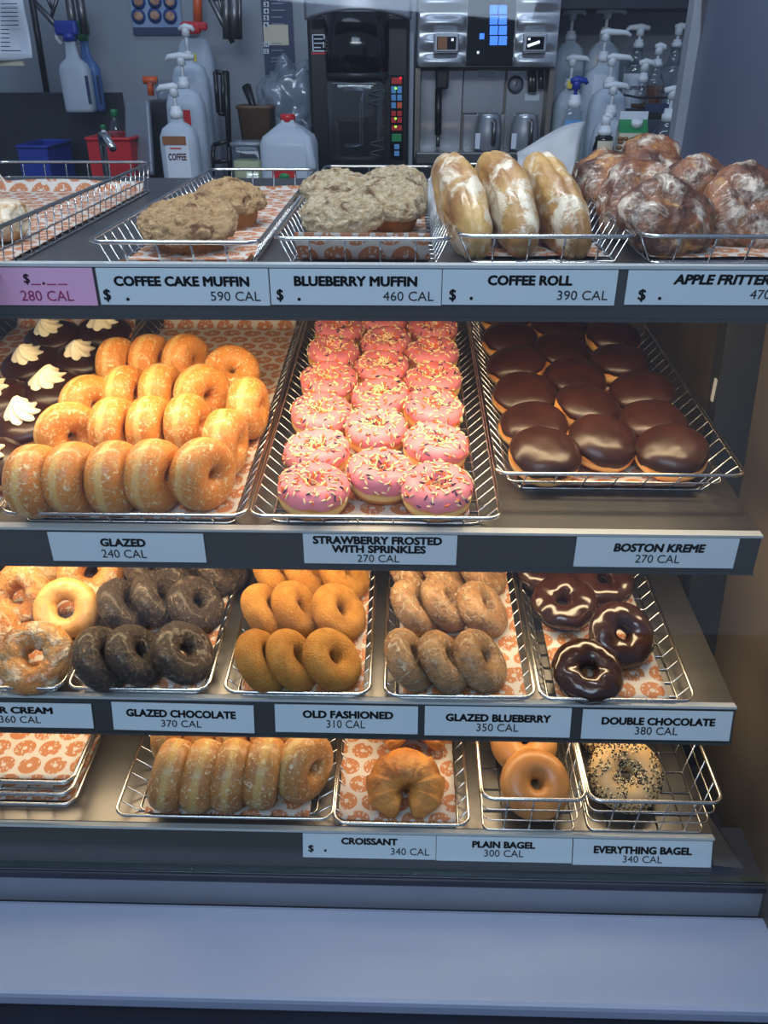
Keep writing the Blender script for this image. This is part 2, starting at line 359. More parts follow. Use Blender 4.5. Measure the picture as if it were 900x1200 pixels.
# ------------------------------------------------------------------ display case
case = empty('display_case', (0, 0, 0), 'glass-fronted steel pastry display case with four stepped shelves', 'display case')
for k in LIP:
    mtx = shelf_mtx(k, 0, 0, 0); L = LEN[k]
    sh = MB().box(((XL+XR)/2, L/2+.004, -.004), (XR-XL, L-.008, .008), mtx=mtx).build('shelf', 'steel', case)
    rm = RM[k]; hh = .046 if k > 1 else .05
    b = MB(); b.box(((XL+XR)/2, -hh/2-.003, -.004), (XR-XL, hh, .006), mtx=rm, mi=0)
    b.box(((XL+XR)/2, -.0015, -.004), (XR-XL, .003, .011), mtx=rm, mi=1)
    b.box(((XL+XR)/2, -hh-.003, -.002), (XR-XL, .003, .008), mtx=rm, mi=0)
    b.build('price_rail', ['rail', 'rail_edge'], sh)
    if k < 4:
        c0 = S(k, (XL+XR)/2, .085, -.014)
        MB().box(c0, (XR-XL-.06, .03, .012)).build('light_housing', 'steel_side', sh)
        tb = MB().tube([S(k, XL+.05, .085, -.024), S(k, XR-.05, .085, -.024)], .004, 8).build('light_tube', 'led', sh)
        cc = S(k, -.12, .085, -.030)
        area('shelf_light', cc, cc+Vector((0, .10 if k == 1 else .05, -1)), 1.0, .05, {1: 4.4, 2: 3.0, 3: 1.6}[k], WARM, case)
# uprights, sides, back
def slab(name, quad, thick, m, parent):
    """quad: four corners; extruded along the face normal by thick"""
    a, b_, c, d = [Vector(v) for v in quad]; n = (b_-a).cross(d-a).normalized()*thick
    vs = [a, b_, c, d, a+n, b_+n, c+n, d+n]
    return MB().add(vs, [(0, 1, 2, 3), (7, 6, 5, 4), (0, 4, 5, 1), (1, 5, 6, 2), (2, 6, 7, 3), (3, 7, 4, 0)], 0, False).build(name, m, parent)
SX = .47
slab('side_panel', [(SX, .55, .38), (SX, 1.52, .38), (SX, 1.52, 1.312), (SX, .68, 1.312)], -.02, 'steel_side', case)
slab('upper_side_panel', [(SX, .68, 1.314), (SX, 1.52, 1.314), (SX, 1.52, 1.95), (SX, .80, 1.95)], -.02, 'panel_cool_lit', case)  # upper piece of the same side wall, split off for its cool-lit colour
slab('back_panel', [(XL-.1, 1.50, .38), (SX, 1.50, .38), (SX, 1.50, 1.30), (XL-.1, 1.50, 1.30)], -.015, 'steel_side', case)
slab('floor_pan', [(XL-.1, .60, .56), (SX, .60, .56), (SX, 1.50, .56), (XL-.1, 1.50, .56)], -.02, 'base_dark', case)
# slanted slotted upright between the shelves and the side panel
post = MB()
for z0, z1 in ((.50, 1.318),):
    ya, yb = .905-.0, 1.0+.02
    def py(z): return .915+(z-.70)*math.tan(rad(10))
    vs = []
    for z in (z0, z1):
        vs += [(XR+.015, py(z), z), (SX-.002, py(z), z), (SX-.002, py(z)+.03, z), (XR+.015, py(z)+.03, z)]
    post.add(vs, [(0, 1, 2, 3), (4, 7, 6, 5), (0, 4, 5, 1), (1, 5, 6, 2), (2, 6, 7, 3), (3, 7, 4, 0)], 0, False)
po = post.build('upright_post', 'steel_dark', case)
for z in (.78, .90, 1.0, 1.12, 1.22):
    MB().box((XR+.0145, py(z)+.013, z), (.002, .007, .03)).build('bracket_slot', 'rail_edge', po)
# post at the rear corner beside the top shelf, with its hinge plate
tp = slab('corner_post', [at(813, 0, 1.46)+Vector((0, 0, .3)), at(787, 185, 1.46)-Vector((0, 0, .2)), at(820, 185, 1.46)-Vector((0, 0, .2)), at(849, 0, 1.46)+Vector((0, 0, .3))], -.03, 'frame_metal', case)
pl = slab('hinge_plate', [at(824, -12, 1.452), at(822, 42, 1.452), at(836, 43, 1.452), at(840, -12, 1.452)], -.004, 'steel', case)
s0 = at(829, 35, 1.447); MB().lathe([(.004, 0), (.004, .003), (.002, .004)], 10, mtx=Matrix.Translation(s0) @ Matrix.Rotation(rad(90), 4, 'X')).build('screw', 'steel_dark', pl)
# triangular end plate below the lowest shelf
slab('end_plate', [S(4, XR+.002, -.012, -.036), S(4, XR+.040, -.012, -.042), S(4, XR+.012, .06, -.02), S(4, XR+.002, .06, -.01)], .003, 'steel', case)
# sill, ledge, glass
gl_lo = Vector((0, .651, .618)); gl_hi = Vector((0, .651+.18*1.32, 1.95))
slab('front_glass', [(XL-.3, gl_lo.y, gl_lo.z), (SX-.004, gl_lo.y, gl_lo.z), (SX-.004, gl_hi.y, gl_hi.z), (XL-.3, gl_hi.y, gl_hi.z)], .004, 'glass', case)
b = MB(); b.box((-.2, gl_lo.y+.004, gl_lo.z-.002), (1.34, .008, .004)); b.build('glass_edge_strip', 'glass_edge', case)
sillz = gl_lo.z-.004
b = MB(); b.box((-.115, .692, sillz-.008), (1.168, .09, .012), bev=.002); b.build('glass_channel', 'base_dark', case)
MB().box((-.1, .6535, sillz-.001), (1.13, .003, .004)).build('glass_edge_glint', 'rail_edge', case)  # highlight along the glass edge, put in as a thin bright strip
slab('sill', [(XL-.4, .652, sillz-.004), (XL-.4, .643, .545), (.62, .643, .545), (.62, .652, sillz-.004)], -.06, 'frame_metal', case)
slab('end_frame', [(SX+.002, .640, sillz-.02), (SX+.07, .640, sillz-.02), (SX+.07, .640+.18*1.35, 1.95), (SX+.002, .640+.18*1.35, 1.95)], -.03, 'frame_metal', case)
LZ = .571
a0 = at(450, 1060, .6)
def at_z(px, py, z):
    d = ray(px, py); return CAMP+d*((z-HC)/d.z)
fy = at_z(450, 1176, LZ).y
b = MB(); b.box((-.05, (fy+.638)/2, LZ-.012), (1.9, .638-fy, .024), bev=.006); b.build('counter_ledge', 'ledge', case)
b = MB(); b.box((-.05, .68, LZ/2-.02), (1.9, .09, LZ-.03)); b.build('base_panel', 'base_dark', case)
MB().box((-.05, .9, .26), (1.9, .9, .5)).build('plinth', 'base_dark', case)
# ------------------------------------------------------------------ price labels
def label(k, x0, x1, y0, y1, items, lab, m='label', ink='ink', tilt=0.0):
    """y0/y1: card top and bottom pixel at its middle"""
    xm = (x0+x1)/2 if x0 > -40 and x1 < 930 else max(20, min(880, (x0+x1)/2))
    ax = onrail(k, x0, y0)[0]; bx = onrail(k, x1, y0)[0]; top = onrail(k, xm, y0)[1]; bot = onrail(k, xm, y1)[1]
    top = min(top, -.004); mtx = RM[k] @ Matrix.Rotation(tilt, 4, 'Z')
    cx, cy = (ax+bx)/2, (top+bot)/2
    e = empty('price_label', RM[k] @ Vector((cx, cy, 0)), lab, 'price label', 'price labels on the shelf rails')
    inv = Matrix.Translation(-e.location)
    fr = inv @ RM[k] @ Matrix.Translation((cx, cy, 0)) @ Matrix.Rotation(tilt, 4, 'Z') @ Matrix.Translation((-cx, -cy, 0))
    MB().box((cx, cy, .0012), (bx-ax, top-bot, .0014), mtx=fr).build('card', m, e)
    for (s, u0, u1, v0, v1, bold, *sh) in items:
        xa = onrail(k, u0, v1)[0]; xb = onrail(k, u1, v1)[0]; um = max(5, min(895, (u0+u1)/2))
        put_text('lettering', s, fr, xa, xb, onrail(k, um, v1)[1], onrail(k, um, v0)[1], ink, e, bold, sh[0] if sh else 0, lift=.0022)
BO = .022
label(1, -96, 108, 313, 357, [('$', 30, 37, 320, 333, .01), ('_', 38, 49, 332, 333.2, .0), ('.', 51, 54, 330, 333, .01), ('_', 56, 67, 332, 333.2, 0), ('_', 69, 80, 332, 333.2, 0), ('280 CAL', 27, 88, 340, 352, 0), ('T', -4, 3.5, 341, 352, .008)], 'pink price label reading 280 CAL at the left end of the top shelf', 'label_pink', 'ink_pink')
label(1, 112, 314, 313, 357, [('COFFEE CAKE MUFFIN', 135, 293, 323, 335, BO), ('$', 123.5, 132, 338, 353, .012), ('.', 149, 153, 348, 352, .02), ('590 CAL', 248, 306, 341, 352, 0)], 'white price label reading COFFEE CAKE MUFFIN 590 CAL')
label(1, 315.5, 518, 313, 357, [('BLUEBERRY MUFFIN', 345, 489, 323, 335, BO), ('$', 325, 333, 338, 353, .012), ('.', 349, 353, 348, 352, .02), ('460 CAL', 449, 508, 341, 352, 0)], 'white price label reading BLUEBERRY MUFFIN 460 CAL')
label(1, 519, 725, 313, 357, [('COFFEE ROLL', 571, 670, 322, 334, BO), ('$', 526, 534, 338, 353, .012), ('.', 550, 554, 347, 351, .02), ('390 CAL', 652, 711, 340, 351, 0)], 'white price label reading COFFEE ROLL 390 CAL')
label(1, 737, 941, 313, 357, [('APPLE FRITTER', 788, 901, 321, 333, BO, .15), ('$', 746, 755, 338, 353, .012), ('.', 770, 774, 347, 351, .02), ('470 CAL', 877, 936, 339, 350, 0)], 'white price label reading APPLE FRITTER 470 at the right end of the top shelf')
label(2, 56, 238, 624, 657, [('GLAZED', 119, 172, 630, 639.5, BO), ('240 CAL', 121, 173, 643, 652.5, 0)], 'white price label reading GLAZED 240 CAL')
label(2, 355, 536, 626, 660, [('STRAWBERRY FROSTED', 367, 518, 627.5, 637, BO), ('WITH SPRINKLES', 389, 499, 638, 647, BO), ('270 CAL', 419, 468, 649, 657.5, 0)], 'white price label reading STRAWBERRY FROSTED WITH SPRINKLES 270 CAL')
label(2, 676, 867, 629, 664, [('BOSTON KREME', 718, 825, 636, 646, BO, .1), ('270 CAL', 743, 795, 649, 658.5, 0)], 'white price label reading BOSTON KREME 270 CAL')
label(3, -65, 107, 823, 851, [('SOUR CREAM', -30, 63, 827, 835, BO), ('360 CAL', 1, 49, 838, 846, 0)], 'white price label reading SOUR CREAM 360 CAL at the left end of its rail')
label(3, 131, 297, 824, 856, [('GLAZED CHOCOLATE', 149, 277, 831, 840, BO), ('370 CAL', 190, 237, 843, 851, 0)], 'white price label reading GLAZED CHOCOLATE 370 CAL', tilt=rad(-.6))
label(3, 322, 490, 826, 858, [('OLD FASHIONED', 355, 461, 832, 841, BO), ('310 CAL', 383, 428, 843, 852, 0)], 'white price label reading OLD FASHIONED 310 CAL')
label(3, 498, 670, 828, 862, [('GLAZED BLUEBERRY', 522, 645, 836, 845, BO), ('350 CAL', 558, 607, 847, 856, 0)], 'white price label reading GLAZED BLUEBERRY 350 CAL')
label(3, 683, 859, 832, 866, [('DOUBLE CHOCOLATE', 704, 837, 840, 849, BO), ('380 CAL', 743, 793, 851, 860, 0)], 'white price label reading DOUBLE CHOCOLATE 380 CAL')
label(4, 355, 511, 974, 1005, [('CROISSANT', 400, 466, 981, 989, BO), ('$', 361.5, 368, 989, 998, .012), ('.', 380, 383, 994, 997, .02), ('340 CAL', 458, 503, 993, 1001, 0)], 'white price label reading CROISSANT 340 CAL')
label(4, 511.7, 671, 976, 1009, [('PLAIN BAGEL', 553, 627, 985, 993, BO), ('300 CAL', 567, 613, 995, 1003, 0)], 'white price label reading PLAIN BAGEL 300 CAL')
label(4, 672, 835, 981, 1014, [('EVERYTHING BAGEL', 695, 810, 991, 1000, BO), ('340 CAL', 729, 775, 1002, 1010, 0)], 'white price label reading EVERYTHING BAGEL 340 CAL')
# ------------------------------------------------------------------ wire baskets and paper liners
def rrect(x0, x1, y0, y1, z, r, n=5):
    pts = []
    for cx, cy, a0 in ((x1-r, y0+r, -90), (x1-r, y1-r, 0), (x0+r, y1-r, 90), (x0+r, y0+r, 180)):
        for i in range(n+1):
            a = rad(a0+90*i/n); pts.append((cx+r*math.cos(a), cy+r*math.sin(a), z))
    return pts
def basket(k, x0, x1, s0, L, h, fl, lab, step=.022, lstep=.036, dz=0.0, mid=0, grp='chrome wire baskets in the display case', yaw=0.0, rr=.0022):
    """x0..x1, s0..s0+L: the rim on shelf k; bottom is inset by fl"""
    e = empty('wire_basket', S(k, 0, 0, dz), lab, 'wire basket', grp); e.rotation_euler = (ALF[k], 0, yaw)
    MB().tube(rrect(x0, x1, s0, s0+L, h, .014), rr, 8, True).build('rim', 'chrome', e)
    b = MB(); q = .0011; z = .0014
    b.tube(rrect(x0+fl, x1-fl, s0+fl, s0+L-fl, z, .008), q*1.3, 6, True)
    n = max(3, round(L/step))
    for i in range(1, n):
        y = s0+L*i/n; yb = max(s0+fl, min(s0+L-fl, y))
        b.tube([(x0, y, h), (x0+fl, yb, z), (x1-fl, yb, z), (x1, y, h)], q, 5)
    n = max(3, round((x1-x0)/lstep))
    for i in range(1, n):
        x = x0+(x1-x0)*i/n; xb = max(x0+fl, min(x1-fl, x))
        b.tube([(x, s0, h), (xb, s0+fl, z), (xb, s0+L-fl, z), (x, s0+L, h)], q, 5)
    for j in range(mid):
        t = (j+1)/(mid+1); f2 = fl*(1-t); b.tube(rrect(x0+f2, x1-f2, s0+f2, s0+L-f2, h*t, .010), q, 5, True)
    b.build('wire_mesh', 'chrome', e)
    return e
def liner(k, x0, x1, s0, s1, lab, cl=0.0, cr=0.0, cf=0.0, cb=0.0, z=.0034, seed=0, off=(0, 0), wav=.0012, grp='printed paper liners', dz=0.0, lean=.35, name='paper_liner', m='paper', slant=0.0):
    """sheet on the basket floor; cl/cr/cf/cb: lengths that curl up at left/right/front/back"""
    e_x0, e_x1, e_y0, e_y1 = x0-cl, x1+cr, s0-cf, s1+cb
    rb = .008
    def bend(d, curl):
        if d <= 0: return 0, 0
        ang = rad(90-90*lean)
        if d < rb*ang: a = d/rb; return rb*math.sin(a), rb*(1-math.cos(a))
        a = ang; r = d-rb*ang; return rb*math.sin(a)+r*math.cos(a), rb*(1-math.cos(a))+r*math.sin(a)
    def fn(u, v):
        X = e_x0+(e_x1-e_x0)*u; Y = e_y0+(e_y1-e_y0)*v
        x, y, zz = X, Y, z
        if X < x0: dx, dzz = bend(x0-X, cl); x = x0-dx; zz += dzz
        if X > x1: dx, dzz = bend(X-x1, cr); x = x1+dx; zz += dzz
        if Y < s0: dy, dzz = bend(s0-Y, cf); y = s0-dy; zz += dzz*(1+slant*(u-.5))
        if Y > s1: dy, dzz = bend(Y-s1, cb); y = s1+dy; zz += dzz*(1+slant*(u-.5)+.12*math.sin(u*7+seed))
        wv = noise.noise(Vector((X*16+seed, Y*16, seed*1.7)))
        zz += wav*(wv+.6); 
        up = zz-z
        if up > .01: x += .004*noise.noise(Vector((X*30, Y*30, seed+5)))
        return Vector((x, y, zz)), (X+off[0], Y+off[1])
    nu = max(6, int((e_x1-e_x0)/.009)); nv = max(6, int((e_y1-e_y0)/.009))
    b = MB().grid(fn, nu, nv, uvs=True)
    o = b.build(name, m); o.location = S(k, 0, 0, dz); o.rotation_euler = (ALF[k], 0, 0)
    md = o.modifiers.new('thickness', 'SOLIDIFY'); md.thickness = .0003
    return tag(o, lab, 'paper liner', grp)
def X(k, px, py, n=0.0): return on(k, px, py, n)[0]
def Y(k, px, py, n=0.0): return on(k, px, py, n)[1]
# ---- top shelf
H1 = .030
s = Y(1, 420, 278, H1)
xa, xb, xc, xd, xe = X(1, 103, 283, H1), X(1, 306, 281, H1), X(1, 320, 280, H1), X(1, 528, 276, H1), X(1, 538, 275, H1)
xf = X(1, 744, 275, H1)
B1 = {}
def tray1(key, x0, x1, s0, L, lab, llab, **kw):
    basket(1, x0, x1, s0, L, H1, .014, lab, mid=kw.pop('mid', 0))
    liner(1, x0+.02, x1-.02, s0+kw.pop('fo', .03), s0+L-.03, llab, **kw)
tray1('cc', xa, xb, Y(1, 205, 284, H1), .56, 'wire basket holding two coffee cake muffins', 'printed paper under the two coffee cake muffins', cb=.010, cf=.01, cr=.012, seed=1)
tray1('bm', xc, xd, Y(1, 425, 280, H1), .58, 'wire basket holding the sugar-topped blueberry muffins', 'printed paper curling up in front of the blueberry muffins', cf=.036, cb=.02, seed=2, lean=.25)
tray1('cr', xe, xf, Y(1, 640, 277, H1), .60, 'wire basket holding three glazed coffee rolls', 'printed paper under the three coffee rolls', cf=.006, seed=3)
tray1('af', xf+.008, xf+.222, Y(1, 820, 277, H1), .62, 'wire basket holding the dark apple fritters', 'printed paper under the apple fritters', cl=.022, seed=4)
x1r = X(1, 8, 292, H1)
x2r = X(1, 178, 190, H1+.012)
basket(1, x2r-.235, x2r, Y(1, 178, 190, H1+.012)-.62, .62, H1+.012, .006, 'nearly empty wire basket at the left of the top shelf', mid=1)
liner(1, x2r-.222, x2r-.012, Y(1, 178, 190, H1+.012)-.60, Y(1, 178, 190, H1+.012)-.03, 'printed paper standing up in the nearly empty top left basket', cb=.02, cl=.02, seed=5, lean=.3)
# ---- second shelf
H2 = .022
s = Y(2, 440, 606, H2)
gl, gr = X(2, -4, 606, H2), X(2, 286, 606, H2)
sl, sr = X(2, 292, 607, H2), X(2, 587, 607, H2)
basket(2, gl, gr, s, .64, H2, .016, 'wire basket holding the rows of glazed ring donuts')
liner(2, gl+.022, gr-.022, s+.02, s+.60, 'printed paper under the glazed ring donuts', cb=.03, cr=.008, seed=6, slant=.2)
basket(2, sl, sr, s, .64, H2, .020, 'wire basket holding the pink sprinkled donuts')
liner(2, sl+.045, sr-.04, s+.024, s+.60, 'printed paper under the pink sprinkled donuts', cb=.035, cr=.012, seed=7)
HB = .040
sb = Y(2, 720, 556, HB)
bl, br = X(2, 582, 557, HB), X(2, 870, 551, HB)
bl = max(bl, sr-.01)
basket(2, bl, br, sb, .58, HB, .032, 'wire basket set back on the steel shelf holding chocolate-topped filled donuts', mid=1)
liner(2, bl+.038, br-.042, sb+.036, sb+.54, 'printed paper under the chocolate-topped filled donuts', cf=.020, cb=.03, seed=8, lean=.45)
cr_, cs = X(2, 160, 365, H2), Y(2, 160, 365, H2)
cxr = gl-.006
basket(2, cxr-.245, cxr, s, .64, H2, .016, 'wire basket holding the cream-topped chocolate donuts')
liner(2, cxr-.225, cxr-.02, s+.02, s+.60, 'printed paper under the cream-topped chocolate donuts', cb=.05, seed=9, lean=.2)
basket(2, cxr-.50, cxr-.252, s, .64, H2, .016, 'empty paper-lined wire basket at the far left of the second shelf')
liner(2, cxr-.48, cxr-.27, s+.02, s+.60, 'printed paper in the empty far left basket of the second shelf', cb=.05, cr=.01, seed=10)
# ---- third shelf
H3 = .018
def tray3(xl, yl, xr, yr, L, lab, llab, k=3, h=H3, fl=.012, inset=.016, step=.022, **kw):
    x0, s0 = on(k, xl, yl, h); x1, s1_ = on(k, xr, yr, h); s0 = (s0+s1_)/2
    basket(k, x0, x1, s0, L, h, fl, lab, step=step)
    liner(k, x0+inset, x1-inset, s0+.016, s0+L-.02, llab, **kw)
    return x0, x1, s0
tray3(-100, 804, 71, 807, .42, 'wire basket holding the craggy sour cream donuts', 'printed paper under the craggy sour cream donuts', seed=11)
tray3(78, 806, 243, 809, .42, 'wire basket holding the dark glazed chocolate donuts', 'printed paper under the dark glazed chocolate donuts', seed=12, cr=.006)
tray3(262, 811, 433, 813, .42, 'wire basket holding the plain old fashioned donuts', 'printed paper under the plain old fashioned donuts', seed=13, cr=.010, cf=.006)
tray3(451, 815, 627, 817, .42, 'wire basket holding the glazed blueberry donuts', 'printed paper under the glazed blueberry donuts', seed=14, cr=.010, cf=.006)
tray3(634, 819, 815, 821, .42, 'wire basket holding the shiny double chocolate donuts', 'printed paper under the shiny double chocolate donuts', seed=15, inset=.022, off=(.01, .02))
# ---- bottom shelf
H4 = .020
x0, x1, s0 = tray3(134, 955, 389, 960, .40, 'wire basket holding glazed donuts on the bottom shelf', 'printed paper under the glazed donuts on the bottom shelf', k=4, h=H4, fl=.022, inset=.03, seed=16)
tray3(391, 964, 550, 967, .40, 'wire basket holding two croissants', 'printed paper under the two croissants', k=4, h=H4, fl=.012, inset=.014, seed=17, cl=.014)
for i, (px, py) in enumerate(((86, 942), (82, 930), (84, 916))):
    h = H4; dz = i*.0135
    x1 = X(4, px, py, h+dz); s0 = Y(4, 40, py, h+dz)
    basket(4, x1-.20, x1, s0, .40, h, .012, ('lowest', 'middle', 'topmost')[i]+' of the three stacked empty baskets on the bottom shelf', dz=dz, grp='stacked empty wire baskets')
    if i != 1:
        liner(4, x1-.186, x1-.016, s0+.018, s0+.38, ('printed paper folded under the stacked empty baskets', '', 'printed paper lining the topmost empty stacked basket')[i], dz=dz, seed=20+i, cr=.008, off=(.02*i, .03))
H5 = .066
xa, sa = on(4, 563, 912, H5); xm = X(4, 684, 917, H5); xr_ = X(4, 840, 921, H5); sa = .0005
basket(4, xa, xm-.001, sa, .30, H5, .006, 'deep wire basket holding the plain bagels', step=.034, lstep=.030, mid=2, rr=.0026)
basket(4, xm+.003, xr_, sa, .30, H5, .008, 'deep wire basket at the right end holding the everything bagels', step=.034, lstep=.034, mid=2, rr=.0026)
# ------------------------------------------------------------------ pastry meshes
def sp(c, e): return math.copysign(abs(c)**e, c)
def ring_fn(R, r, h, e=.9, lump=.0, seed=0, lf=14, hole=0.0):
    def fn(u, v, off=0.0):
        a = 2*math.pi*u; b = 2*math.pi*v
        n = noise.noise(Vector((math.cos(a)*R*lf+seed*3.1, math.sin(a)*R*lf, math.sin(b)*h*lf+seed))) if lump else 0
        n2 = noise.noise(Vector((math.cos(a)*1.1+seed*7.7, math.sin(a)*1.1, seed))) if lump else 0
        rr = r*(1+lump*n)+off; hh = h*(1+lump*n)+off
        x = R*(1+.35*lump*n2)+rr*sp(math.cos(b), e); z = hh*sp(math.sin(b), e)
        return Vector((x*math.cos(a), x*math.sin(a), z))
    return fn
def ring_mesh(m, R, r, h, e=.9, lump=.06, seed=0, lf=14, nu=40, nv=20, fine=0.0, ff=180):
    f = ring_fn(R, r, h, e, lump, seed, lf)
    def g(u, v):
        p = f(u, v)
        if fine: p = f(u, v, fine*noise.fractal(p*ff+Vector((seed, 0, 0)), .8, 2.0, 3))
        return p
    return MB().grid(g, nu, nv, True, True, flip=False).mesh('ring', m)
def icing_ring(m, R, r, h, e, lump, seed, lf, th=.0016, lo=-8, hi=196, wob=14, nu=56, nv=16, gl=0.0):
    f = ring_fn(R, r, h, e, lump, seed, lf)
    def g(u, v):
        a = 2*math.pi*u
        w1 = wob*noise.noise(Vector((math.cos(a)*2.2+seed, math.sin(a)*2.2, 3.3))); 
        b = rad(lo-w1)+(rad(hi)-rad(lo-w1))*v
        ed = min(v, 1-v)*2; off = -.0006+(th+.0006)*min(1, (ed*5))**.5+gl*noise.noise(Vector((math.cos(a)*(R+r*math.cos(b)), math.sin(a)*(R+r*math.cos(b)), r*math.sin(b)))*75+Vector((seed, 0, 0)))
        p = f(u, b/(2*math.pi), off); return p
    return MB().grid(g, nu, nv, True, False).mesh('icing', m), f
def sprinkle_mesh(f, seed, n=120, th=.0018, lo=10, hi=176, rl=.0036, rr=.00100, mats=('spr_cream', 'spr_orange', 'spr_dark'), wts=(.6, .28, .12), clump=0):
    rnd = random.Random(seed); b = MB()
    for i in range(n):
        u = rnd.random(); v = rad(lo+(hi-lo)*rnd.random())/(2*math.pi)
        p = f(u, v, th+rr*.5); du = (f(u+.004, v, th)-f(u-.004, v, th)).normalized(); dv = (f(u, v+.004, th)-f(u, v-.004, th)).normalized()
        if clump and noise.noise(p*55+Vector((seed, 1, 2)))+rnd.uniform(-.25, .25) < clump-.2: continue
        an = rnd.random()*6.28; t = du*math.cos(an)+dv*math.sin(an); k = rl*rnd.uniform(.75, 1.1)
        mi = rnd.choices(range(len(mats)), wts)[0]
        b.tube([p-t*k, p-t*k*.5, p+t*k*.5, p+t*k], [rr*.5, rr, rr, rr*.5], 5, mi=mi)
    return b.mesh('sprinkles', list(mats))
def bun_fn(r, h, seed=0, lump=.05, zc=0):
    def fn(u, v, off=0.0):        # v: -90..90 latitude in degrees
        a = 2*math.pi*u; b = rad(v)
        n = noise.noise(Vector((math.cos(a)*math.cos(b)*1.3+seed*5.1, math.sin(a)*math.cos(b)*1.3, math.sin(b)*1.2+seed)))
        rr = r*(1+lump*n)+off; return Vector((rr*sp(math.cos(b), .75)*math.cos(a), rr*sp(math.cos(b), .75)*math.sin(a), (h*(1+lump*n)+off)*sp(math.sin(b), .85)+zc))
    return fn
def bun_meshes(seed, r=.040, h=.020, icing='choc', edge=2):
    f = bun_fn(r, h, seed)
    base = MB().grid(lambda u, v: f(u, -89.5+v*179), 36, 16, True, False).mesh('bun', 'dough')
    def g(u, v):
        a = 2*math.pi*u; w1 = 12*noise.noise(Vector((math.cos(a)*2.4+seed*2, math.sin(a)*2.4, 1.3)))
        lat = 89.8+(edge+w1-89.8)*v; off = .0018*min(1, (1-v)*8)**.5-.0004+.0011*noise.noise(Vector((math.cos(a)*math.cos(rad(lat))*3.1+seed, math.sin(a)*math.cos(rad(lat))*3.1, 2.2)))
        p = f(u, lat, off); return p
    ic = MB().grid(g, 40, 16, True, False, flip=True).mesh('icing', icing)
    return base, ic, f
def cream_mesh(seed):
    rnd = random.Random(seed); n = 7; tw = rnd.uniform(.5, 1.1)
    def g(u, v):
        a = 2*math.pi*u; z = .022*v**1.15; prof = (1-v)**.75*.0175+.0008
        if v < .12: prof *= .86+1.1*v
        lobe = 1+.20*math.cos(n*(a+tw*v*1.6))*(1-.5*v)
        k = prof*lobe; lean = .006*v*v
        return Vector((k*math.cos(a)*1.12+lean, k*math.sin(a)*.95, z*.8))*1.25
    return MB().grid(g, 56, 14, True, False).mesh('cream_dollop', 'cream')
def muffin_meshes(seed, top, rt=.050, rb=.030, h=.06):
    def base(u, v):
        a = 2*math.pi*u; r = (rb+(rt*.80-rb)*v)*(1+.022*math.cos(26*a)*(1 if v > .02 else 0)); 
        return Vector((r*math.cos(a), r*math.sin(a), h*.55*v))
    b = MB(); b.grid(base, 104, 6, True, False); b.add([(0, 0, 0)], [], 0)
    bm_ = b.mesh('muffin_base', 'muffin')
    def g(u, v):
        a = 2*math.pi*u; lat = rad(-50+v*139.6); 
        rr = rt*(1 if lat > 0 else .98); zz = h*.50
        p = Vector((rr*sp(math.cos(lat), .8)*math.cos(a), rr*sp(math.cos(lat), .8)*math.sin(a), h*.52+(zz if lat > 0 else h*.16)*math.sin(lat)))
        d = Vector((math.cos(a)*math.cos(lat), math.sin(a)*math.cos(lat), math.sin(lat)))
        n = noise.fractal(p*38+Vector((seed*3, 0, 0)), .9, 2, 2)*.10+noise.fractal(p*150+Vector((seed, 0, 0)), .8, 2, 3)*.055
        return p+d*rt*n
    tp_ = MB().grid(g, 96, 56, True, False).mesh('crumb_top', top)
    return bm_, tp_
def croll_mesh(seed, A=.083, Bz=.040, w=.0205):
    """oblong coiled roll standing on its edge: long axis y, short axis z, thickness x"""
    def g(u, v):
        a = 2*math.pi*u; lat = math.pi*(v-.5)
        c = sp(math.cos(lat), .55); sx = sp(math.sin(lat), .8)
        n = noise.noise(Vector((math.cos(a)*1.6+seed*4, math.sin(a)*1.6, sx*.8)))
        k = c*(1+.06*n)
        # coil grooves on the two flat faces, and the seam along the edge
        rho = c; gr = .0010*math.sin(rho*17+a) if abs(sx) > .55 else 0
        seam = -.003*math.exp(-((sx-.18*math.sin(a*1.0+seed))/.12)**2)*(1 if c > .7 else 0)
        y = (A*k+seam)*math.cos(a); z = (Bz*k+seam)*math.sin(a); x = (w*(1+.10*n)+gr)*sx
        q = noise.noise(Vector((x*60+seed, y*60, z*60)))*.0016
        return Vector((x+q, y, z+q))
    return MB().grid(g, 64, 28, True, False).mesh('coffee_roll', 'croll')
def fritter_mesh(seed, rx=.052, ry=.046, rz=.026):
    def g(u, v):
        a = 2*math.pi*u; lat = math.pi*(v-.5)
        d = Vector((math.cos(a)*math.cos(lat), math.sin(a)*math.cos(lat), math.sin(lat)))
        p = Vector((rx*sp(math.cos(lat), .8)*math.cos(a), ry*sp(math.cos(lat), .8)*math.sin(a), rz*d.z))
        vo = noise.voronoi(p*26+Vector((seed*2.3, seed, 0)))[0]
        n = .55-vo[0]*1.0+.25*noise.noise(p*60+Vector((seed, 0, 0)))+.10*noise.noise(p*160)
        return p+d*.0135*n
    return MB().grid(g, 72, 40, True, False).mesh('fritter', 'fritter')
